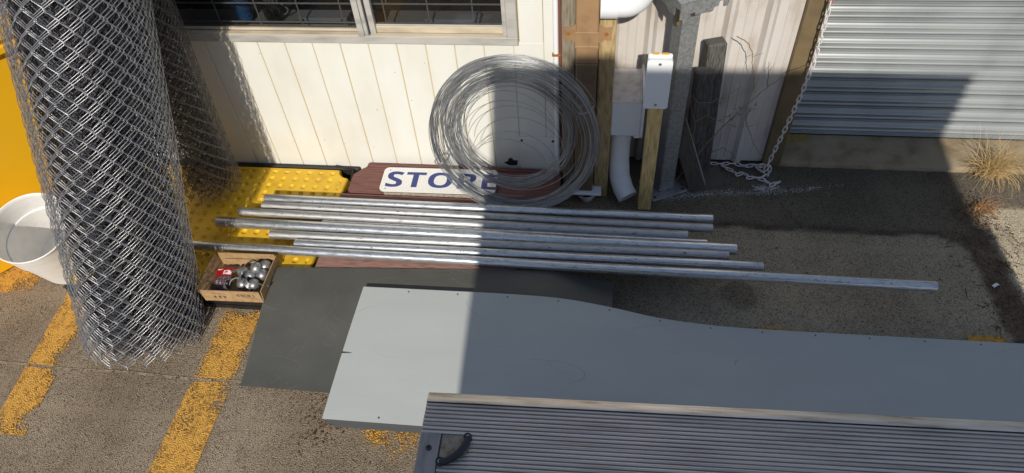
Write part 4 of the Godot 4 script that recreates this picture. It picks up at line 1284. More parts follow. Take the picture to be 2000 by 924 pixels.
func fittings_box() -> void:
	# carton: inside x -0.155..0.155, z -0.12..0.12; open top, standing on the front of the pallet
	var t := thing("cardboard_carton", "open cardboard carton of pipe fittings on the front of the yellow pallet", "carton", Vector3(-1.812, 0.1415, 0.942), deg_to_rad(1.5))
	var w := 0.310
	var d := 0.245
	var h := 0.082
	var th := 0.004
	obj("base", bx(Vector3(0, 0.002, 0), Vector3(w, 0.004, d)), M.card, t)
	obj("front_wall", bx(Vector3(0, h / 2 + 0.002, d / 2 - th / 2), Vector3(w, h - 0.004, th)), M.card, t)
	obj("back_wall", bx(Vector3(0, h / 2 + 0.005, -d / 2 + th / 2), Vector3(w, h + 0.004, th)), M.card, t)
	var lw := MB.new()
	lw.xf = Transform3D(Basis(Vector3(0, 0, 1), 0.22), Vector3(-w / 2, 0.004, 0))
	lw.box(Vector3(0, h / 2, 0), Vector3(th, h, d - 0.012))
	obj("side_wall", lw, M.card, t)
	var rw := MB.new()
	rw.xf = Transform3D(Basis(Vector3(0, 0, 1), -0.12), Vector3(w / 2, 0.004, 0))
	rw.box(Vector3(0, h / 2, 0), Vector3(th, h, d - 0.012))
	obj("side_wall", rw, M.card, t)
	obj("inner_flap", bx(Vector3(-0.03, 0.030, -d / 2 + 0.012), Vector3(0.2, 0.05, 0.003)), M.card, t)
	var ink := MB.new()
	for i in 16:
		if i % 5 != 3: ink.box(Vector3(0.03 + i * 0.0062, 0.052, d / 2 + 0.0003), Vector3(0.0036 if i % 3 else 0.002, 0.020, 0.0006))
	for i in 3:
		ink.box(Vector3(-0.09 + i * 0.026, 0.036, d / 2 + 0.0003), Vector3(0.014, 0.012, 0.0006))
		ink.box(Vector3(-0.09 + i * 0.026, 0.025, d / 2 + 0.0003), Vector3(0.010, 0.004, 0.0006))
	ink.box(Vector3(0.085, 0.034, d / 2 + 0.0003), Vector3(0.06, 0.002, 0.0006))
	ink.box(Vector3(-0.075, 0.062, d / 2 + 0.0003), Vector3(0.05, 0.0018, 0.0006))
	stuff(obj("printed_marks", ink, M.ink, t))
	# post caps: domed, with a rolled rim
	var cap := MB.new()
	cap.lathe([Vector2(0.0300, 0.0), Vector2(0.0312, 0.002), Vector2(0.0312, 0.014), Vector2(0.0285, 0.018), Vector2(0.0275, 0.021), Vector2(0.0215, 0.030), Vector2(0.012, 0.0355), Vector2(0.0, 0.0375)], 24, true)
	var cm := cap.mesh()
	var o := t.transform
	var spots := [[0.115, 0.044, -0.075, 0.3, 0.2, "domed pipe cap at the back right corner inside the carton"], [0.118, 0.046, -0.015, -0.2, 0.35, "domed pipe cap against the right wall, middle of the carton"], [0.098, 0.048, 0.05, 0.2, 0.5, "domed pipe cap at the front right inside the carton"], [0.055, 0.042, -0.01, -0.2, 0.1, "domed pipe cap in the middle of the fittings in the carton"], [0.035, 0.040, 0.045, 0.5, -0.2, "domed pipe cap at the front among the clamp bands in the carton"], [0.078, 0.064, -0.045, -0.5, 0.4, "domed pipe cap lying on top of the others at the back of the carton"], [0.012, 0.036, -0.035, 0.6, 0.5, "domed pipe cap left of centre beside the standing clamp band in the carton"]]
	for s in spots:
		var c := thing("pipe_cap", s[5], "pipe cap", o * Vector3(s[0], s[1], s[2]), 0.0, "domed caps in the carton")
		c.rotation = Vector3(s[4], 0, s[3])
		obj("dome", cm, M.cap_metal, c)
	# pressed clamp bands: half loops with two flat ears
	var cl := [[0.035, 0.035, -0.07, 0.4, -1.0, "clamp band standing at the back of the carton"], [-0.02, 0.040, -0.01, -0.7, -0.6, "clamp band lying beside the red packet in the carton"], [0.0, 0.036, 0.045, 0.2, -0.9, "clamp band at the front left of the fittings in the carton"], [0.075, 0.05, 0.045, 2.2, -0.5, "clamp band across the front of the fittings in the carton"], [0.050, 0.062, 0.015, 1.1, -0.8, "clamp band lying on top of the caps in the middle of the carton"], [0.125, 0.045, 0.085, 0.7, -1.1, "clamp band wedged in the front right corner of the carton"], [-0.025, 0.045, 0.06, 1.6, -0.9, "clamp band tilted against the packet at the front of the carton"]]
	for s in cl:
		var c := thing("clamp_band", s[5], "pipe clamp", o * Vector3(s[0], s[1], s[2]), 0.0, "clamp bands in the carton")
		c.rotation = Vector3(s[4], s[3], 0.0)
		var b := MB.new()
		var pr := []
		for i in 17:
			var a := PI * i / 16.0
			pr.append(Vector2(0.035 * cos(a), 0.035 * sin(a)))
		pr.push_front(Vector2(0.058, -0.003)); pr.append(Vector2(-0.058, -0.003))
		for i in pr.size() - 1:
			var p: Vector2 = pr[i]
			var q: Vector2 = pr[i + 1]
			var nn := (q - p).orthogonal().normalized() * 0.0022
			b.quad(Vector3(p.x, p.y, 0.013), Vector3(q.x, q.y, 0.013), Vector3(q.x, q.y, -0.013), Vector3(p.x, p.y, -0.013))
			b.quad(Vector3(q.x + nn.x, q.y + nn.y, 0.013), Vector3(p.x + nn.x, p.y + nn.y, 0.013), Vector3(p.x + nn.x, p.y + nn.y, -0.013), Vector3(q.x + nn.x, q.y + nn.y, -0.013))
			for z in [0.013, -0.013]:
				b.quad(Vector3(p.x, p.y, z), Vector3(q.x, q.y, z), Vector3(q.x + nn.x, q.y + nn.y, z), Vector3(p.x + nn.x, p.y + nn.y, z))
		obj("band", b, M.cap_metal, c)
		var hx := MB.new()
		hx.xf = Transform3D(Basis.IDENTITY, Vector3(0.043, -0.001, 0))
		hx.lathe([Vector2(0.006, 0.0), Vector2(0.006, 0.004), Vector2(0.0, 0.0045)], 6)
		obj("bolt", hx, M.bolt, c)
	# flat packet with a printed card behind clear film
	var im := Image.create(96, 128, true, Image.FORMAT_RGB8)
	im.fill(Color(0.33, 0.24, 0.26))
	im.fill_rect(Rect2i(2, 2, 92, 44), Color(0.62, 0.09, 0.10))
	im.fill_rect(Rect2i(46, 16, 44, 22), Color(0.92, 0.90, 0.90))
	im.fill_rect(Rect2i(52, 22, 18, 8), Color(0.78, 0.1, 0.1))
	im.fill_rect(Rect2i(8, 8, 30, 5), Color(0.95, 0.9, 0.88))
	im.fill_rect(Rect2i(2, 108, 92, 16), Color(0.16, 0.14, 0.42))
	var rp := RandomNumberGenerator.new()
	rp.seed = 9
	for i in 90:
		var gsh := rp.randf_range(0.25, 0.75)
		im.fill_rect(Rect2i(rp.randi_range(14, 80), rp.randi_range(48, 98), rp.randi_range(2, 9), rp.randi_range(1, 4)), Color(gsh, gsh * 0.97, gsh))
	im.generate_mipmaps()
	var pm := mat(Color(1, 1, 1), 0.22)
	pm.albedo_texture = ImageTexture.create_from_image(im)
	var pk := thing("fastener_packet", "red and clear plastic packet of fasteners lying in the left of the carton", "packet", o * Vector3(-0.098, 0.030, 0.012))
	pk.rotation = Vector3(0.16, 0.1, 0.05)
	var f := MB.new()
	f.grid(8, 10, func(u: float, v: float) -> Vector3: return Vector3(lerpf(-0.045, 0.045, u), 0.012 * sin(PI * u) * sin(PI * v) + 0.002 * sin(u * 17.0 + v * 11.0), lerpf(-0.075, 0.078, v)))
	obj("printed_face", f, pm, pk)
	var bk := MB.new()
	bk.box(Vector3(0, -0.005, 0), Vector3(0.094, 0.004, 0.156), 0.001)
	obj("card_back", bk, M.ink, pk)

# ---------------------------------------------------------------- corner: downpipe, conduits, boxes
func corner_services() -> void:
	# thin white conduit on the shed corner
	var t := thing("corner_conduit", "thin white plastic conduit running down the shed corner by the downpipe", "conduit", Vector3(-0.247, 0.0, 0.022))
	obj("tube", tb([Vector3(0, 0.12, 0), Vector3(0, 2.6, 0)], 0.0135, 14), M.pvc, t)
	obj("rusty_bracket", bx(Vector3(0.004, 0.94, 0.006), Vector3(0.045, 0.012, 0.024), 0.002), M.rust, t)
	# posts either side of the downpipe
	tag(obj("timber_post", span(Vector3(-0.217, 0.0, -0.09), Vector3(-0.150, 2.6, 0.055), 0.005), M.timber_grey), "greyish timber post between the shed corner and the brown downpipe", "timber post")
	tag(obj("timber_post", span(Vector3(-0.038, 0.0, -0.09), Vector3(0.042, 1.165, 0.055), 0.005), M.timber), "yellowish timber post right of the brown downpipe, under the white pipe", "timber post")
	var dp := thing("downpipe", "brown rectangular metal downpipe strapped between two timber posts", "downpipe", Vector3(-0.094, 0.0, 0.062))
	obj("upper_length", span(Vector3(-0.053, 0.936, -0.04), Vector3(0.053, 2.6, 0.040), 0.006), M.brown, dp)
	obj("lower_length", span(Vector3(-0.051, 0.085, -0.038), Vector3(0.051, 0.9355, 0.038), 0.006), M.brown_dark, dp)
	obj("seam", span(Vector3(-0.0538, 0.93, -0.042), Vector3(0.0538, 0.936, 0.0415), 0.001), M.brown, dp)
	var st := MB.new()
	st.box(Vector3(0, 1.105, 0.0425), Vector3(0.112, 0.012, 0.005), 0.002)
	st.box(Vector3(0, 1.03, 0.0425), Vector3(0.112, 0.014, 0.005), 0.002)
	st.box(Vector3(0, 1.068, 0.0415), Vector3(0.110, 0.07, 0.003), 0.001)
	var sp := obj("strap", st, M.brown, dp)
	for s in [-1.0, 1.0]:
		var f := MB.new()
		f.xf = Transform3D(Basis(Vector3.UP, 0.0), Vector3(s * 0.082, 1.075, -0.006))
		f.prism(PackedVector2Array([Vector2(-s * 0.028, -0.05), Vector2(s * 0.004, -0.030), Vector2(s * 0.034, -0.036), Vector2(s * 0.034, 0.036), Vector2(s * 0.004, 0.030), Vector2(-s * 0.028, 0.05)] if s > 0 else [Vector2(0.028, 0.05), Vector2(-0.004, 0.030), Vector2(-0.034, 0.036), Vector2(-0.034, -0.036), Vector2(-0.004, -0.030), Vector2(0.028, -0.05)]), 0.0, 0.004)
		obj("strap_ear", f, M.brown, dp)
		var bt := MB.new()
		bt.xf = Transform3D(Basis(Vector3.RIGHT, PI / 2), Vector3(s * 0.090, 1.075, -0.002))
		bt.lathe([Vector2(0.010, 0), Vector2(0.009, 0.003), Vector2(0.005, 0.004), Vector2(0.005, 0.009), Vector2(0, 0.0095)], 10)
		obj("bolt", bt, M.rust, dp)
	# plastic gully fitting that the downpipe drops into
	var gl := thing("drain_fitting", "white plastic drain fitting at the foot of the brown downpipe", "drain fitting", Vector3(-0.075, 0.0, 0.075))
	obj("collar", bx(Vector3(0, 0.079, 0), Vector3(0.165, 0.014, 0.10), 0.004), M.pvc, gl)
	var gb := MB.new(); gb.lathe([Vector2(0.03, 0.0), Vector2(0.04, 0.02), Vector2(0.058, 0.05), Vector2(0.062, 0.0715)], 24, true)
	obj("spigot", gb, M.pvc, gl)
	# white pipe with a bend over the right-hand post
	var wp := thing("white_pipe_bend", "large white plastic pipe bend above the timber post, at the top edge", "pipe", Vector3(0.0, 1.245, 0.075))
	obj("collar", tb([Vector3(-0.036, 0, 0), Vector3(0.042, 0, 0)], 0.072, 32), M.pvc, wp)
	var pts := []
	pts.append(Vector3(0.0425, 0, 0))
	for i in 13:
		var a := PI / 2 * i / 12.0
		pts.append(Vector3(0.065 + 0.075 * sin(a), 0.075 - 0.075 * cos(a), 0.0))
	pts.append(Vector3(0.14, 1.3, 0.0))
	var wb := MB.new(); wb.tube(pts, 0.066, 32)
	obj("bend", wb, M.pvc, wp)
	# meter box and bend below
	var mb := thing("meter_box", "white electrical box on the ribbed wall above a bent white conduit", "electrical box", Vector3(0.12, 0.455, -0.12))
	obj("body", span(Vector3(-0.079, 0.0, -0.135), Vector3(0.074, 0.217, 0.167), 0.004), M.pvc, mb)
	obj("top_cover", span(Vector3(-0.080, 0.2175, -0.135), Vector3(0.075, 0.2225, 0.169), 0.002), M.grey_cover, mb)
	obj("hinge_rail", span(Vector3(0.0665, 0.2228, -0.13), Vector3(0.074, 0.228, 0.165), 0.001), M.grey_cover, mb)
	obj("side_plate", span(Vector3(0.0755, -0.016, -0.165), Vector3(0.092, 0.236, 0.160), 0.003), M.pvc, mb)
	obj("foot_lug", span(Vector3(0.045, -0.014, 0.148), Vector3(0.0752, -0.0005, 0.166), 0.002), M.pvc, mb)
	obj("clip", span(Vector3(-0.096, 0.150, 0.02), Vector3(-0.0795, 0.205, 0.12), 0.006), M.pvc, mb)
	var bd := thing("conduit_bend", "white plastic conduit bend dropping from the electrical box to the ground", "conduit bend")
	var ctl := Curve3D.new()
	for q in [[0.100, 0.4545, -0.035], [0.0975, 0.34, -0.035], [0.0985, 0.23, -0.02], [0.108, 0.14, 0.015], [0.130, 0.085, 0.06], [0.160, 0.056, 0.105]]: ctl.add_point(Vector3(q[0], q[1], q[2]), Vector3(0, 0.03, -0.006), Vector3(0, -0.03, 0.006))
	var bp := []
	for i in 25: bp.append(ctl.sample_baked(ctl.get_baked_length() * i / 24.0))
	obj("bend", tb(bp, 0.058, 28), M.pvc, bd)
	obj("joint_ring", tb([Vector3(0.0985, 0.385, -0.0355), Vector3(0.0984, 0.379, -0.0355)], 0.0595, 28), M.pvc, bd)
	# timber stake with a white plate
	var sk := thing("timber_stake", "yellow timber stake standing in front of the steel post", "stake", Vector3(0.256, 0.0, 0.125))
	obj("stake", span(Vector3(-0.036, 0.0, -0.023), Vector3(0.036, 0.985, 0.023), 0.004), M.stick, sk)
	var pl := thing("white_cover_plate", "white plastic cover box fixed on top of the yellow timber stake", "cover box", Vector3(0.247, 0.752, 0.172))
	var pb := PackedVector2Array()
	for c in [[0.045, 0.262, 0.0], [-0.045, 0.262, PI / 2], [-0.045, 0.014, PI], [0.045, 0.014, PI * 1.5]]:
		for i in 5:
			var a: float = c[2] + PI / 2 * i / 4.0
			pb.append(Vector2(c[0] + 0.013 * cos(a), c[1] + 0.013 * sin(a)))
	var fm := MB.new(); fm.prism(pb, 0.0, 0.024)
	obj("cover", fm, M.pvc, pl)
	obj("back_box", span(Vector3(-0.056, 0.16, -0.022), Vector3(0.056, 0.286, -0.0003), 0.005), M.pvc, pl)
	for s in [-1, 1]: obj("timber_insert", bx(Vector3(s * 0.021, 0.2865, -0.011), Vector3(0.030, 0.006, 0.017), 0.002), M.stick_end, pl)
	for y in [0.024, 0.252]:
		var sc := MB.new()
		sc.xf = Transform3D(Basis(Vector3.RIGHT, PI / 2), Vector3(0.0, y, 0.024))
		sc.lathe([Vector2(0.0075, 0), Vector2(0.007, 0.001), Vector2(0.005, -0.001 + 0.0015), Vector2(0.0, 0.0006)], 12)
		obj("screw", sc, M.bolt, pl)

# ---------------------------------------------------------------- steel post, timber posts, plank
func posts_and_planks() -> void:
	var t := thing("steel_post", "galvanised square steel post with a bolted cap bracket and base plate", "steel post", Vector3(0.366, 0.0, -0.052), deg_to_rad(27))
	obj("base_plate", bx(Vector3(0, 0.006, 0), Vector3(0.225, 0.012, 0.19), 0.002), M.galv, t)
	for s in [-1, 1]:
		for w in [-1, 1]:
			var h := MB.new(); h.xf = Transform3D(Basis.IDENTITY, Vector3(s * 0.09, 0.0122, w * 0.072))
			h.lathe([Vector2(0.009, 0), Vector2(0.008, 0.0008), Vector2(0, 0.0008)], 12)
			obj("bolt_hole", h, M.screw, t)
	obj("post", span(Vector3(-0.047, 0.0125, -0.047), Vector3(0.047, 1.235, 0.047), 0.006), M.galv, t)
	# cap: a folded plate with notched skirts
	var top := MB.new()
	top.box(Vector3(0, 1.262, -0.02), Vector3(0.25, 0.006, 0.30), 0.002)
	obj("cap_plate", top, M.galv, t)
	var sk := MB.new()
	sk.xf = Transform3D(Basis.IDENTITY, Vector3(0, 1.2585, 0.127))
	sk.prism(PackedVector2Array([Vector2(-0.124, 0.0), Vector2(-0.124, -0.075), Vector2(-0.10, -0.075), Vector2(-0.085, -0.055), Vector2(-0.05, -0.052), Vector2(-0.045, -0.068), Vector2(0.045, -0.068), Vector2(0.05, -0.052), Vector2(0.07, -0.05), Vector2(0.073, -0.028), Vector2(0.095, -0.028), Vector2(0.098, -0.06), Vector2(0.118, -0.06), Vector2(0.124, -0.045), Vector2(0.124, 0.0)]), 0.0, 0.005)
	obj("cap_skirt", sk, M.galv, t)
	var s2 := MB.new()
	s2.xf = Transform3D(Basis(Vector3.UP, -PI / 2), Vector3(-0.119, 1.2585, -0.02))
	s2.prism(PackedVector2Array([Vector2(-0.145, 0.0), Vector2(-0.145, -0.05), Vector2(-0.11, -0.05), Vector2(-0.105, -0.025), Vector2(-0.07, -0.025), Vector2(-0.065, -0.06), Vector2(0.03, -0.06), Vector2(0.05, -0.075), Vector2(0.10, -0.075), Vector2(0.105, -0.03), Vector2(0.142, -0.03), Vector2(0.142, 0.0)]), 0.0, 0.005)
	obj("cap_skirt", s2, M.galv, t)
	var s3 := MB.new()
	s3.box(Vector3(0.1215, 1.235, -0.02), Vector3(0.005, 0.046, 0.28), 0.001)
	obj("cap_skirt", s3, M.galv, t)
	for q in [[Vector3(0.012, 1.155, 0.047), Vector3.RIGHT], [Vector3(0.047, 1.175, 0.005), Vector3(0, 0, -1)]]:
		var b := MB.new()
		b.xf = Transform3D(Basis(q[1], PI / 2), q[0])
		b.lathe([Vector2(0.014, 0), Vector2(0.014, 0.0025), Vector2(0.0095, 0.003), Vector2(0.0095, 0.010), Vector2(0.0, 0.0105)], 6)
		obj("bolt", b, M.bolt, t)
	obj("threaded_rod", tb([Vector3(-0.066, 1.10, 0.036), Vector3(-0.066, 1.185, 0.036)], 0.0105, 12), M.brass, t)
	for q in [Vector3(-0.03, 1.2655, 0.03), Vector3(0.06, 1.2655, -0.06)]:
		var b := MB.new(); b.xf = Transform3D(Basis.IDENTITY, q)
		b.lathe([Vector2(0.012, 0), Vector2(0.011, 0.003), Vector2(0.006, 0.004), Vector2(0, 0.0045)], 10)
		obj("bolt", b, M.bolt, t)
	# weathered timber posts
	var p1 := thing("old_timber_post", "taller weathered dark timber post against the ribbed wall", "timber post", Vector3(0.588, 0.0, -0.195), deg_to_rad(14))
	var b1 := MB.new()
	b1.xf = Transform3D(Basis(Vector3(0, 0, 1), 0.05), Vector3.ZERO)
	b1.box(Vector3(0, 0.45, 0), Vector3(0.098, 0.90, 0.075), 0.010)
	obj("post", b1, M.old_timber, p1)
	for i in 4:
		var c := MB.new(); c.xf = b1.xf
		c.box(Vector3(-0.033 + i * 0.021, 0.50 - 0.06 * i, 0.0378), Vector3(0.0022, 0.62 - 0.08 * (i % 2), 0.0012))
		obj("split", c, M.screw, p1)
	var p2 := thing("old_timber_post", "shorter weathered dark timber post left of the taller one", "timber post", Vector3(0.528, 0.0, -0.135), deg_to_rad(10))
	var b2 := MB.new()
	b2.xf = Transform3D(Basis(Vector3(0, 0, 1), 0.03), Vector3.ZERO)
	b2.box(Vector3(0, 0.38, 0), Vector3(0.095, 0.765, 0.07), 0.009)
	obj("post", b2, M.old_timber, p2)
	for i in 3:
		var c := MB.new(); c.xf = b2.xf
		c.box(Vector3(-0.028 + i * 0.026, 0.40 + 0.03 * i, 0.0353), Vector3(0.002, 0.55, 0.0012))
		obj("split", c, M.screw, p2)
	var pk := thing("leaning_plank", "short dark plank with one edge painted pale as skylit leaning against the foot of the steel post", "plank", Vector3(0.560, 0.03, -0.035))
	pk.basis = Basis(Vector3(0, 0, 1), 0.36) * Basis(Vector3(1, 0, 0), -0.16)
	obj("face", bx(Vector3(0, 0.235, 0), Vector3(0.095, 0.47, 0.034), 0.003), M.plank, pk)
	obj("skylit_edge", bx(Vector3(0.0485, 0.235, 0), Vector3(0.003, 0.462, 0.030), 0.001), M.edge_skylit, pk)  # paler strip: sky light on the upturned edge put into colour
	var ft := MB.new()
	var fp := PackedVector2Array([Vector2(0.43, 0.115), Vector2(0.56, 0.19), Vector2(0.70, 0.235), Vector2(0.722, 0.08), Vector2(0.60, 0.04), Vector2(0.50, 0.03)])
	ft.xf = Transform3D(Basis(Vector3(1, 0, 0), Vector3(0, 0, -1), Vector3(0, 1, 0)), Vector3.ZERO)
	ft.prism(fp, -0.01, 0.022)
	struct("concrete_footing", ft, mat(Color(0.12, 0.105, 0.085), 0.95))

# ---------------------------------------------------------------- chain, vine, grass, litter
func chain_and_plants() -> void:
	var lb := MB.new()
	var st := []
	for i in 20:
		var a := TAU * i / 20.0
		st.append(Vector3(0.0085 * cos(a), 0.0135 * signf(sin(a)) * (1.0 if absf(sin(a)) > 0.05 else 0.0) + 0.0085 * sin(a), 0))
	lb.tube(st, 0.0037, 7, false, true)
	var link := lb.mesh()
	var lay := func(t: Node3D, path: Array, red: int, jit: float) -> int:
		# links along the polyline, every second one turned on edge
		var cv := Curve3D.new()
		for p in path: cv.add_point(p)
		var L := cv.get_baked_length()
		var step := 0.0355
		var n := int(L / step)
		for i in n:
			var p := cv.sample_baked(i * step)
			var q := cv.sample_baked(minf(i * step + 0.02, L))
			var d := (q - p).normalized()
			if d.length() < 0.5: d = Vector3.DOWN
			var s := d.cross(Vector3(0, 0, 1) if absf(d.z) < 0.8 else Vector3.UP).normalized()
			var bs := Basis(s, d, s.cross(d)) * Basis(Vector3.UP, (PI / 2 if i % 2 else 0.0) + 0.5 + rng.randf_range(-0.3, 0.3)) * Basis(Vector3(0, 0, 1), rng.randf_range(-jit, jit))
			var o := obj("link", link, M.chain_red if i < red else M.chain, t)
			o.transform = Transform3D(bs, p - t.position)
		return n
	var c1 := thing("door_chain", "white plastic chain hanging down the left edge of the roller door", "chain", Vector3(0.967, 0.02, -0.20))
	lay.call(c1, [Vector3(1.055, 1.75, -0.235), Vector3(1.045, 1.11, -0.215), Vector3(1.050, 0.775, -0.2), Vector3(1.036, 0.57, -0.2), Vector3(1.008, 0.34, -0.2), Vector3(0.975, 0.10, -0.2), Vector3(0.962, 0.03, -0.19), Vector3(0.955, 0.010, -0.165)], 19, 0.05)
	var c2 := thing("ground_chain", "white plastic chain heaped on the asphalt below the ribbed wall", "chain", Vector3(0.86, 0.01, -0.18))
	lay.call(c2, [Vector3(0.735, 0.010, -0.235), Vector3(0.775, 0.010, -0.205), Vector3(0.80, 0.010, -0.175), Vector3(0.85, 0.012, -0.175), Vector3(0.88, 0.010, -0.145), Vector3(0.925, 0.012, -0.15), Vector3(0.955, 0.014, -0.12), Vector3(1.0, 0.010, -0.095), Vector3(1.045, 0.010, -0.125), Vector3(1.08, 0.010, -0.135)], 0, 0.4)
	lay.call(c2, [Vector3(0.955, 0.010, -0.165), Vector3(0.985, 0.012, -0.185), Vector3(1.0, 0.022, -0.235), Vector3(0.965, 0.024, -0.25), Vector3(0.925, 0.02, -0.215), Vector3(0.95, 0.03, -0.18), Vector3(0.98, 0.024, -0.16)], 0, 0.4)
	lay.call(c2, [Vector3(0.64, 0.010, -0.262), Vector3(0.72, 0.010, -0.262), Vector3(0.80, 0.010, -0.27), Vector3(0.86, 0.012, -0.245), Vector3(0.91, 0.010, -0.262), Vector3(1.0, 0.012, -0.258), Vector3(1.04, 0.012, -0.258)], 0, 0.3)
	# dry climber: crooked stems over the timber posts and wall
	var vn := thing("dry_vine", "leafless dry vine straggling over the old timber posts and ribbed wall", "vine", Vector3(0.47, 0.0, -0.09))
	var stems := [
		[[0.43, 0.02, -0.08], [0.47, 0.10, -0.07], [0.52, 0.20, -0.07], [0.585, 0.33, -0.08], [0.68, 0.44, -0.13], [0.78, 0.53, -0.18], [0.86, 0.61, -0.21], [0.95, 0.69, -0.22], [1.03, 0.75, -0.20]],
		[[0.52, 0.20, -0.07], [0.50, 0.32, -0.07], [0.495, 0.45, -0.08], [0.46, 0.56, -0.08], [0.45, 0.63, -0.09], [0.50, 0.60, -0.06], [0.56, 0.59, -0.09], [0.62, 0.60, -0.12], [0.72, 0.61, -0.2]],
		[[0.64, 0.93, -0.17], [0.70, 0.90, -0.16], [0.735, 0.82, -0.18], [0.75, 0.74, -0.19], [0.78, 0.65, -0.21], [0.79, 0.57, -0.22]],
		[[0.49, 0.47, -0.08], [0.55, 0.50, -0.09], [0.60, 0.47, -0.10], [0.66, 0.42, -0.14]],
		[[0.68, 0.44, -0.13], [0.75, 0.47, -0.20], [0.82, 0.46, -0.22]],
		[[0.80, 0.44, -0.24], [0.79, 0.36, -0.24], [0.83, 0.28, -0.24], [0.88, 0.18, -0.23], [0.95, 0.09, -0.23]],
		[[0.62, 0.20, -0.14], [0.70, 0.18, -0.21], [0.76, 0.12, -0.22]],
		[[0.86, 0.61, -0.21], [0.85, 0.68, -0.23], [0.84, 0.74, -0.24]],
	]
	var sr := RandomNumberGenerator.new()
	sr.seed = 31
	var k := 0
	for s in stems:
		var cv := Curve3D.new()
		for i in s.size():
			var p := Vector3(s[i][0], s[i][1], s[i][2])
			var a := Vector3(s[maxi(i - 1, 0)][0], s[maxi(i - 1, 0)][1], s[maxi(i - 1, 0)][2])
			var c := Vector3(s[mini(i + 1, s.size() - 1)][0], s[mini(i + 1, s.size() - 1)][1], s[mini(i + 1, s.size() - 1)][2])
			cv.add_point(p, (a - c) * 0.16, (c - a) * 0.16)
		var pts := []
		var rad := []
		var n := int(cv.get_baked_length() / 0.02) + 2
		for i in n + 1:
			pts.append(cv.sample_baked(cv.get_baked_length() * i / n) + Vector3(sr.randfn(0, 0.0025), sr.randfn(0, 0.0025), 0) - vn.position)
			rad.append(lerpf(0.0042 if k == 0 else 0.0026, 0.0012, float(i) / n))
		obj("stem", tb(pts, rad, 6), M.vine, vn)
		# side twigs
		for w in 2:
			var p0: Vector3 = pts[sr.randi_range(1, pts.size() - 1)]
			var dir := Vector3(sr.randfn(0, 1), sr.randfn(0.4, 0.7), sr.randfn(0, 0.15)).normalized()
			obj("stem", tb([p0, p0 + dir * 0.03 + Vector3(0.004, 0, 0), p0 + dir * 0.06 + Vector3(0, -0.006, 0.003)], [0.0014, 0.0011, 0.0007], 5), M.vine, vn)
		k += 1
	var lf := MB.new()
	for i in 26:
		var p := Vector3(0.72 + sr.randfn(0, 0.022), sr.randf_range(0.30, 0.50), -0.20) - vn.position
		var a := Vector3(sr.randfn(0, 0.006), sr.randfn(0, 0.006), sr.randfn(0, 0.004))
		var c := Vector3(sr.randfn(0, 0.006), sr.randfn(0, 0.006), 0.002)
		lf.quad(p, p + a, p + a + c, p + c)
	stuff(obj("dead_leaves", lf, M.dead_leaf, vn))
	# dry grass tufts
	tuft(Vector3(2.215, 0.0, -0.265), 340, 0.26, 21, "large tuft of straw-dry grass at the foot of the threshold, in sun")
	tuft(Vector3(2.085, 0.0, 0.035), 70, 0.15, 22, "small reddish dry grass tuft at the edge of the shadow")
	# loose litter on the dirt strip and along the edges
	var lt := MB.new()
	var ls := RandomNumberGenerator.new()
	ls.seed = 404
	for i in 900:
		var p: Vector3
		var kind := ls.randf()
		if kind < 0.45: p = Vector3(ls.randf_range(1.94, 2.12) + 0.06 * ls.randfn(), 0.002, ls.randf_range(0.05, 1.0))
		elif kind < 0.6: p = Vector3(ls.randfn(2.05, 0.06), 0.002, ls.randfn(0.05, 0.06))
		elif kind < 0.75: p = Vector3(ls.randfn(-1.2, 0.05), 0.002, ls.randfn(1.60, 0.07))
		else: p = Vector3(ls.randf_range(-3.0, 2.3), 0.002, ls.randf_range(-0.2, 2.1))
		if p.x < 0.3 and p.z < 1.0 and p.x > -2.9: continue
		var tone := ls.randf()
		lt.col = Color(0.25, 0.22, 0.2).lerp(Color(1.6, 1.4, 1.1), tone * tone)
		var len := ls.randf_range(0.003, 0.012)
		if ls.randf() < 0.35 and p.x > 1.8: len = ls.randf_range(0.02, 0.07)
		var wd := ls.randf_range(0.002, 0.006) if len < 0.02 else 0.0022
		lt.xf = Transform3D(Basis(Vector3.UP, ls.randf() * TAU) * Basis(Vector3(0, 0, 1), ls.randfn(0, 0.12)), p + Vector3(0, wd * 0.3, 0))
		lt.box(Vector3.ZERO, Vector3(len, wd * 0.7, wd))
	lt.xf = Transform3D.IDENTITY
	var lo := obj("ground_litter", lt, M.litter)
	lo.set_meta("kind", "stuff"); lo.set_meta("label", "dry twigs, grit and leaf crumbs scattered over the asphalt edges"); lo.set_meta("category", "litter")
	var sc := MB.new()
	sc.xf = Transform3D(Basis(Vector3.UP, 0.5), Vector3(1.985, 0.004, 0.575))
	sc.grid(6, 4, func(u: float, v: float) -> Vector3: return Vector3(lerpf(-0.018, 0.018, u), 0.008 * sin(PI * u) + 0.002, lerpf(-0.008, 0.008, v)))
	tag(obj("plastic_scrap", sc, M.pvc), "small white plastic scrap lying on the dirt strip in the shade", "litter scrap")

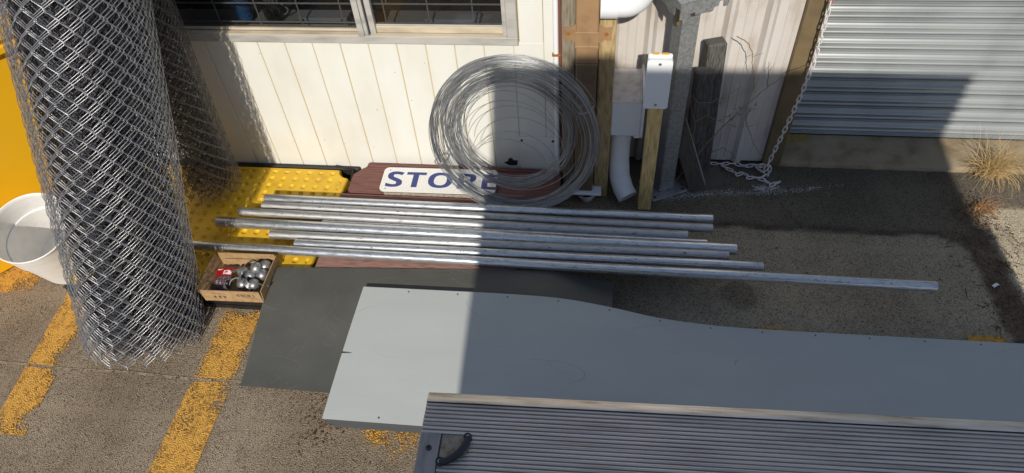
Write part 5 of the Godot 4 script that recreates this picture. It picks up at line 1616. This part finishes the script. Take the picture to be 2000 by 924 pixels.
func tuft(at: Vector3, count: int, len: float, seed_: int, label: String) -> void:
	var t := thing("dry_grass_tuft", label, "grass tuft", at)
	var r := RandomNumberGenerator.new()
	r.seed = seed_
	var b := MB.new()
	for i in count:
		var a := r.randf() * TAU
		if r.randf() < 0.55: a = r.randfn(0.75, 0.75)      # most blades fall to the right front
		var lean := absf(r.randfn(0.95, 0.45))
		if r.randf() < 0.18: lean = r.randf_range(0.05, 0.5)
		var L := len * r.randf_range(0.35, 1.15)
		var root := Vector3(r.randfn(0, 0.03), 0, r.randfn(0, 0.02))
		var dir := Vector3(cos(a), 0, sin(a))
		var w := r.randf_range(0.0009, 0.0019)
		var tone := r.randf_range(0.55, 1.25)
		b.col = Color(tone, tone * r.randf_range(0.9, 1.0), tone * r.randf_range(0.75, 1.0))
		if seed_ == 22: b.col = Color(tone * 0.75, tone * 0.55, tone * 0.5)
		var pts := []
		var rad := []
		var p := root
		var el := PI / 2 - lean * 0.35
		for k in 7:
			pts.append(p); rad.append(w * (1.0 - 0.8 * k / 6.0))
			p += (dir * cos(el) + Vector3.UP * sin(el)) * L / 6.0
			el -= lean * 0.36
			if p.y < 0.004: p.y = 0.004
		b.tube(pts, rad, 3, false)
	stuff(obj("blades", b, M.grass, t))
